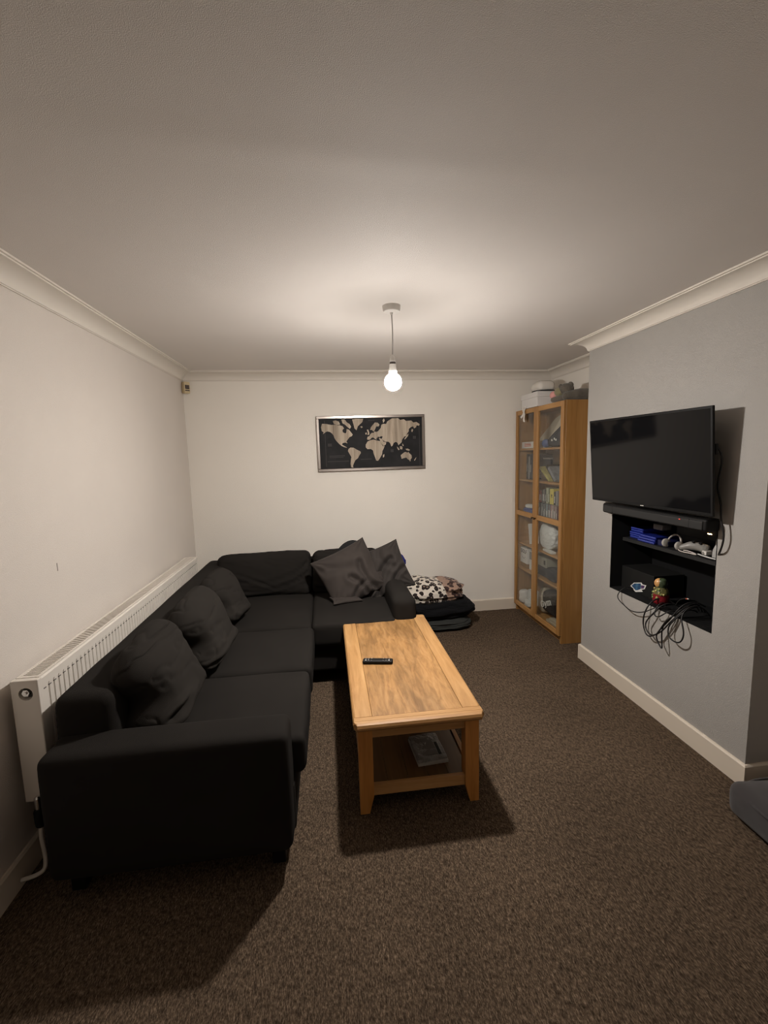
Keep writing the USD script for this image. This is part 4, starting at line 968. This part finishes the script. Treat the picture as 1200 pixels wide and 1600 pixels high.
# ------------------------------------------------------------------ in the niche
SHT = 1.0205
def case(y0, y1, x0, x1, z0, z1, label):
    t = thing('game_case', label, 'case', ((x0 + x1) / 2, (y0 + y1) / 2, z0), 'blue cases on the niche shelf')
    obj('case', bx(x0, x1, y0, y1, z0, z1, .002), M['blue_case'], t, smooth=15)
    obj('edge_strip', bx(x0 - .0012, x0 + .001, y0 + .004, y1 - .004, z1 - .006, z1 - .003), M['blue_case_edge'], t, smooth=False)
for k in range(5):
    case(2.655 + .004 * (k % 2), 2.785 - .003 * k, 2.045 - .004 * (k % 3), 2.20, SHT + k * .0150, SHT + k * .0150 + .0146, '%s blue case from the bottom of the left stack on the niche shelf' % ORD[k])
for k in range(3):
    case(2.515, 2.665 - .005 * k, 2.012 + .006 * k, 2.19, SHT + .0001 + k * .0150, SHT + k * .0150 + .0146, ['lowest blue case of the front stack on the niche shelf', 'middle blue case of the front stack on the niche shelf', 'topmost blue case of the front stack with a pale edge'][k])
single('dark_blue_case', bx(2.03, 2.19, 2.42, 2.508, SHT, SHT + .034, .002), plain('dark_blue_case', (.012, .014, .06), .35, .5), 'dark blue case right of the bright blue stacks', 'case', smooth=15)
t = thing('media_box', 'black television receiver box with a lit amber light on the niche shelf', 'receiver', (2.16, 2.25, SHT))
obj('body', bx(2.115, 2.222, 2.02, 2.46, SHT + .075, SHT + .155, .003), M['black_plastic'], t, smooth=15)
obj('foot_block', bx(2.13, 2.21, 2.03, 2.45, SHT, SHT + .075, .003), M['black_plastic'], t, smooth=15)
obj('amber_light', bx(2.1130, 2.1155, 2.205, 2.232, SHT + .110, SHT + .117), M['led'], t, smooth=False, label='lit amber light')
single('grey_adapter', rbx(2.09, 2.16, 2.55, 2.63, SHT + .078, SHT + .115, .006, 1), M['grey_print'], 'dim grey gadget on top of the blue cases', 'gadget')
# headphones: band, two cups
t = thing('headphones', 'white headphones lying on the niche shelf', 'headphones', (2.04, 2.37, SHT))
th = np.linspace(-.15, math.pi + .15, 22)
obj('headband', tube([(2.035 + .02 * math.sin(a_), 2.385 + .052 * math.cos(a_), SHT + .028 + .055 * math.sin(a_)) for a_ in th], .0055, 8), M['dull_white'], t, smooth=True)
for yy in (2.436, 2.334):
    obj('ear_cup', place(lathe([(0, -.012), (.022, -.012), (.026, -.006), (.026, .008), (.018, .013), (0, .013)], 24), rot((1, 0, 0), 80), (2.03, yy, SHT + .0265)), M['dull_white'], t)
# game pad: white body with two grips, sticks and buttons
t = thing('game_controller', 'white game controller on the niche shelf beside the headphones', 'game controller', (2.06, 2.26, SHT))
cyc = [2.315, 2.285, 2.235, 2.185, 2.15]
obj('shell', chain([(2.035, 2.315, SHT + .022), (2.065, 2.285, SHT + .036), (2.075, 2.235, SHT + .038), (2.065, 2.185, SHT + .036), (2.035, 2.155, SHT + .022)], [.018, .026, .025, .026, .018]), plain('pad_shell', (.22, .21, .19), .4, .5), t, smooth=True)
for yy in (2.26, 2.21):
    obj('thumb_stick', place(lathe([(0, 0), (.005, 0), (.005, .006), (.009, .008), (.009, .012), (0, .012)], 16), rot((0, 1, 0), -30), (2.058, yy, SHT + .058)), M['ink'], t)
single('white_lead', tube([(2.03, 2.335, SHT + .012), (2.012, 2.31, SHT + .006), (2.008, 2.27, SHT + .005), (2.012, 2.23, SHT + .006), (2.02, 2.20, SHT + .005), (2.03, 2.22, SHT + .006), (2.025, 2.26, SHT + .012), (2.03, 2.30, SHT + .006)], .0036, 8, 50), plain('white_lead', (.55, .50, .45), .5, .4), 'looped white lead in front of the game controller', 'cable', smooth=True)
t = thing('white_bottle', 'white upright bottle at the right end of the niche shelf', 'bottle', (2.06, 2.09, SHT))
obj('body', lathe([(0, 0), (.022, 0), (.024, .006), (.022, .05), (.012, .075), (.010, .10), (0, .10)], 24, (2.05, 2.095, SHT)), plain('bottle_plastic', (.40, .39, .37), .4, .5), t)
obj('nozzle', lathe([(0, .10), (.008, .10), (.006, .13), (0, .132)], 16, (2.05, 2.095, SHT)), M['white_plastic'], t)
t = thing('phone_tray', 'black tray with a bright rim at the front right of the niche shelf', 'tray', (2.03, 2.12, SHT))
obj('tray', bx(2.012, 2.09, 2.045, 2.175, SHT, SHT + .012, .002), M['black_plastic'], t, smooth=15)
obj('rim', tube([(2.0105, 2.178, SHT + .014), (2.010, 2.14, SHT + .011), (2.010, 2.045, SHT + .011)], .0035, 8, 20), M['white_print'], t)
single('white_adapter', rbx(2.02, 2.06, 2.135, 2.165, SHT + .0122, SHT + .037, .005, 1), M['white_plastic'], 'small white plug adapter on the black tray', 'adapter')
# lower niche
NF = NZ0 + T_
t = thing('console_box', 'flat-fronted black box with a cut-out sticker in the lower niche', 'box', (2.1, 2.64, NF))
obj('case', bx(2.000, 2.21, 2.485, 2.790, NF, .825, .002), plain('black_box_card', (.008, .008, .0075), .6, .3), t, smooth=15)
def stk(p): return [((a_ - 300) / 10.9 / 700 * 2.02 * 1.02, -(b_ - 335) / 10.9 / 700 * 2.02 * 1.02) for a_, b_ in p]
so_ = [(165, 300), (225, 232), (350, 232), (375, 275), (435, 292), (412, 375), (360, 390), (382, 435), (262, 440), (232, 405)]
def sticker(poly, lift, mat, nm, **k):
    xy = [(u_ * 2.05, v_ * 1.15 + u_ * 2.05 * .29) for u_, v_ in stk(poly)]
    obj(nm, place(extrude(Polygon(xy).buffer(0), .0006), FACE_NEG_X, (2.0 - lift, 2.622, .716)), mat, t, smooth=False, **k)
sticker(so_, .0001, M['white_print'], 'sticker', label='white-edged sticker of blue and violet shapes')
sticker([(188, 300), (235, 250), (340, 252), (350, 300), (345, 370), (300, 395), (262, 400)], .0006, plain('sticker_blue', (.02, .06, .13), .5, .5, var=(60, .5)), 'sticker_patch')
sticker([(262, 255), (300, 256), (290, 390), (262, 385)], .0010, plain('sticker_light_blue', (.05, .13, .22), .5, .5), 'sticker_patch')
sticker([(352, 290), (410, 302), (396, 360), (352, 365)], .0006, plain('sticker_violet', (.07, .035, .10), .5, .5), 'sticker_patch')
# painted nesting doll
DX, DY = 2.00, 2.42
t = thing('nesting_doll', 'painted wooden nesting doll in red green and gold in the lower niche', 'doll', (DX, DY, NF))
prof = [(0, 0), (.036, 0), (.041, .006), (.045, .035), (.044, .06), (.038, .085), (.031, .098), (.0305, .108), (.033, .122), (.031, .138), (.023, .151), (.010, .157), (0, .158)]
pr = spl([(a_, b_, 0) for a_, b_ in prof[1:]], 60)[:, :2]; pr = np.vstack([[0, 0], pr]); pr[-1, 0] = 0; pr[:, 0] = np.maximum(pr[:, 0], 0)
def doll(z0, z1, grow=0.0):
    zz = np.linspace(z0, z1, 24); rr = np.interp(zz, pr[:, 1], pr[:, 0]) + grow
    return lathe([(0, z0)] + list(zip(rr, zz)) + [(0, z1)], 36, (DX, DY, NF))
obj('skirt', doll(.0005, .062), plain('doll_red', (.20, .012, .018), .3, .5, coat=.3), t, smooth=40, label='red painted lower body')
obj('bodice', doll(.062, .103), plain('doll_green_gold', (.14, .13, .05), .3, .5, var=(55, .8), coat=.3), t, smooth=40, label='green and gold flowered middle')
obj('scarf', doll(.103, .1578), plain('doll_scarf', (.05, .07, .035), .3, .5, var=(45, .6), coat=.3), t, smooth=40, label='dark green scarf')
fd = np.array([-.62, -.0 + .55, .05]); fd = np.array([-.80, .30, .05]); fd /= np.linalg.norm(fd)
obj('face', ell(np.array([DX, DY, NF + .126]) + fd * .0125, (.027, .027, .030), None, 1, 0), plain('doll_face', (.62, .33, .12), .35, .5, coat=.3), t, smooth=True, label='tan painted face')
sd = np.array([-fd[1], fd[0], 0])
for s in (-1, 1):
    obj('eye', ell(np.array([DX, DY, NF + .130]) + fd * .0375 + sd * s * .008, (.0028, .0028, .002), None, 1, 0, 2), M['ink'], t)
obj('mouth', ell(np.array([DX, DY, NF + .117]) + fd * .0375, (.003, .003, .0015), None, 1, 0, 2), M['red_print'], t)
rng = random.Random(3)
gold, green = plain('doll_gold', (.42, .36, .12), .3, .5), plain('doll_leaf', (.16, .22, .07), .3, .5)
for k in range(16):
    a_ = math.radians(rng.uniform(120, 250)); z_ = rng.uniform(.035, .098)
    r_ = np.interp(z_, pr[:, 1], pr[:, 0])
    obj('petal', ell((DX + r_ * math.cos(a_), DY + r_ * math.sin(a_), NF + z_), (.0065, .0065, .0075), None, k, .1, 2), gold if k % 2 else green, t)

# hanging leads (on a plane a hand's breadth off the wall)
cables = [([(2.00, 2.672, .690), (1.915, 2.668, .690), (1.885, 2.662, .65), (1.883, 2.606, .617), (1.883, 2.522, .6), (1.885, 2.436, .62), (1.89, 2.382, .649), (1.91, 2.335, .684), (1.97, 2.30, .682)], .0030, 'thin black lead looping left below the niche'),
 ([(2.05, 2.36, .682), (1.915, 2.398, .688), (1.888, 2.402, .64), (1.885, 2.401, .524), (1.880, 2.372, .502), (1.876, 2.311, .523), (1.878, 2.247, .578), (1.885, 2.204, .64), (1.91, 2.180, .688), (1.98, 2.164, .75), (2.06, 2.18, .70)], .0040, 'black lead hanging in the widest left loop below the niche'),
 ([(2.04, 2.30, .682), (1.912, 2.322, .686), (1.886, 2.350, .63), (1.880, 2.385, .549), (1.876, 2.355, .522), (1.872, 2.287, .54), (1.874, 2.241, .612), (1.885, 2.200, .672), (1.925, 2.182, .705), (2.03, 2.18, .70)], .0040, 'black lead hanging inside the left loop below the niche'),
 ([(1.98, 2.345, .683), (1.905, 2.338, .675), (1.886, 2.319, .640), (1.886, 2.286, .648), (1.90, 2.255, .678), (1.96, 2.24, .684)], .0034, 'short black lead dipping just under the niche edge'),
 ([(2.05, 2.15, .74), (1.92, 2.176, .735), (1.886, 2.205, .66), (1.878, 2.264, .578), (1.874, 2.285, .524), (1.874, 2.266, .493), (1.874, 2.243, .474), (1.876, 2.245, .52), (1.880, 2.252, .569), (1.884, 2.232, .635), (1.905, 2.200, .685), (1.96, 2.186, .73), (2.06, 2.20, .70)], .0038, 'black lead reaching lowest of all below the niche'),
 ([(2.05, 2.12, .70), (1.93, 2.142, .735), (1.892, 2.130, .69), (1.882, 2.105, .645), (1.878, 2.097, .602), (1.876, 2.117, .563), (1.876, 2.158, .552), (1.878, 2.198, .566), (1.882, 2.210, .595), (1.888, 2.188, .652), (1.915, 2.163, .70), (1.99, 2.155, .74), (2.07, 2.17, .70)], .0040, 'black lead hanging in the rightmost loop below the niche')]
for pts, r_, lab in cables:
    single('hanging_cable', tube(pts, r_, 8, 110), M['rubber'], lab, 'cable', 'black leads spilling out of the niche', smooth=True)
t = thing('plug_lead', 'short lead with red and white plug tips in the lower niche', 'cable', (2.0, 2.22, .76))
obj('lead', tube([(2.0, 2.30, .70), (2.0, 2.28, .735), (2.0, 2.25, .757), (2.0, 2.225, .765)], .003, 8, 16), M['rubber'], t, smooth=True)
obj('plug_tip', tube([(2.0, 2.228, .764), (1.999, 2.216, .767)], .004, 8), M['red_print'], t)
obj('plug_tip', tube([(1.999, 2.2155, .7675), (1.998, 2.207, .769)], .0035, 8), M['white_print'], t)

# ------------------------------------------------------------------ grey floor cushion at the right
fc = thing('floor_cushion', 'grey padded floor cushion on the carpet against the chimney breast', 'floor cushion', (1.95, 1.25, 0))
obj('cover', softat(1.70, 2.235, .80, 1.62, .0, .15, .05, n=(34, 44, 16), bulge=(.02, .02, .02), noise=.014, nscale=6, seed=91, creases=[([(-.24, .2, .10), (-.1, .1, .11), (0, -.1, .11)], .012, .012, .004)]), M['beanbag'], fc, smooth=True)
obj('piping', tube([(1.737, .86, .130), (1.730, 1.25, .136), (1.737, 1.56, .130), (1.77, 1.592, .130), (2.0, 1.597, .136), (2.19, 1.592, .130)], .005, 8, 60), M['beanbag'], fc, smooth=True)
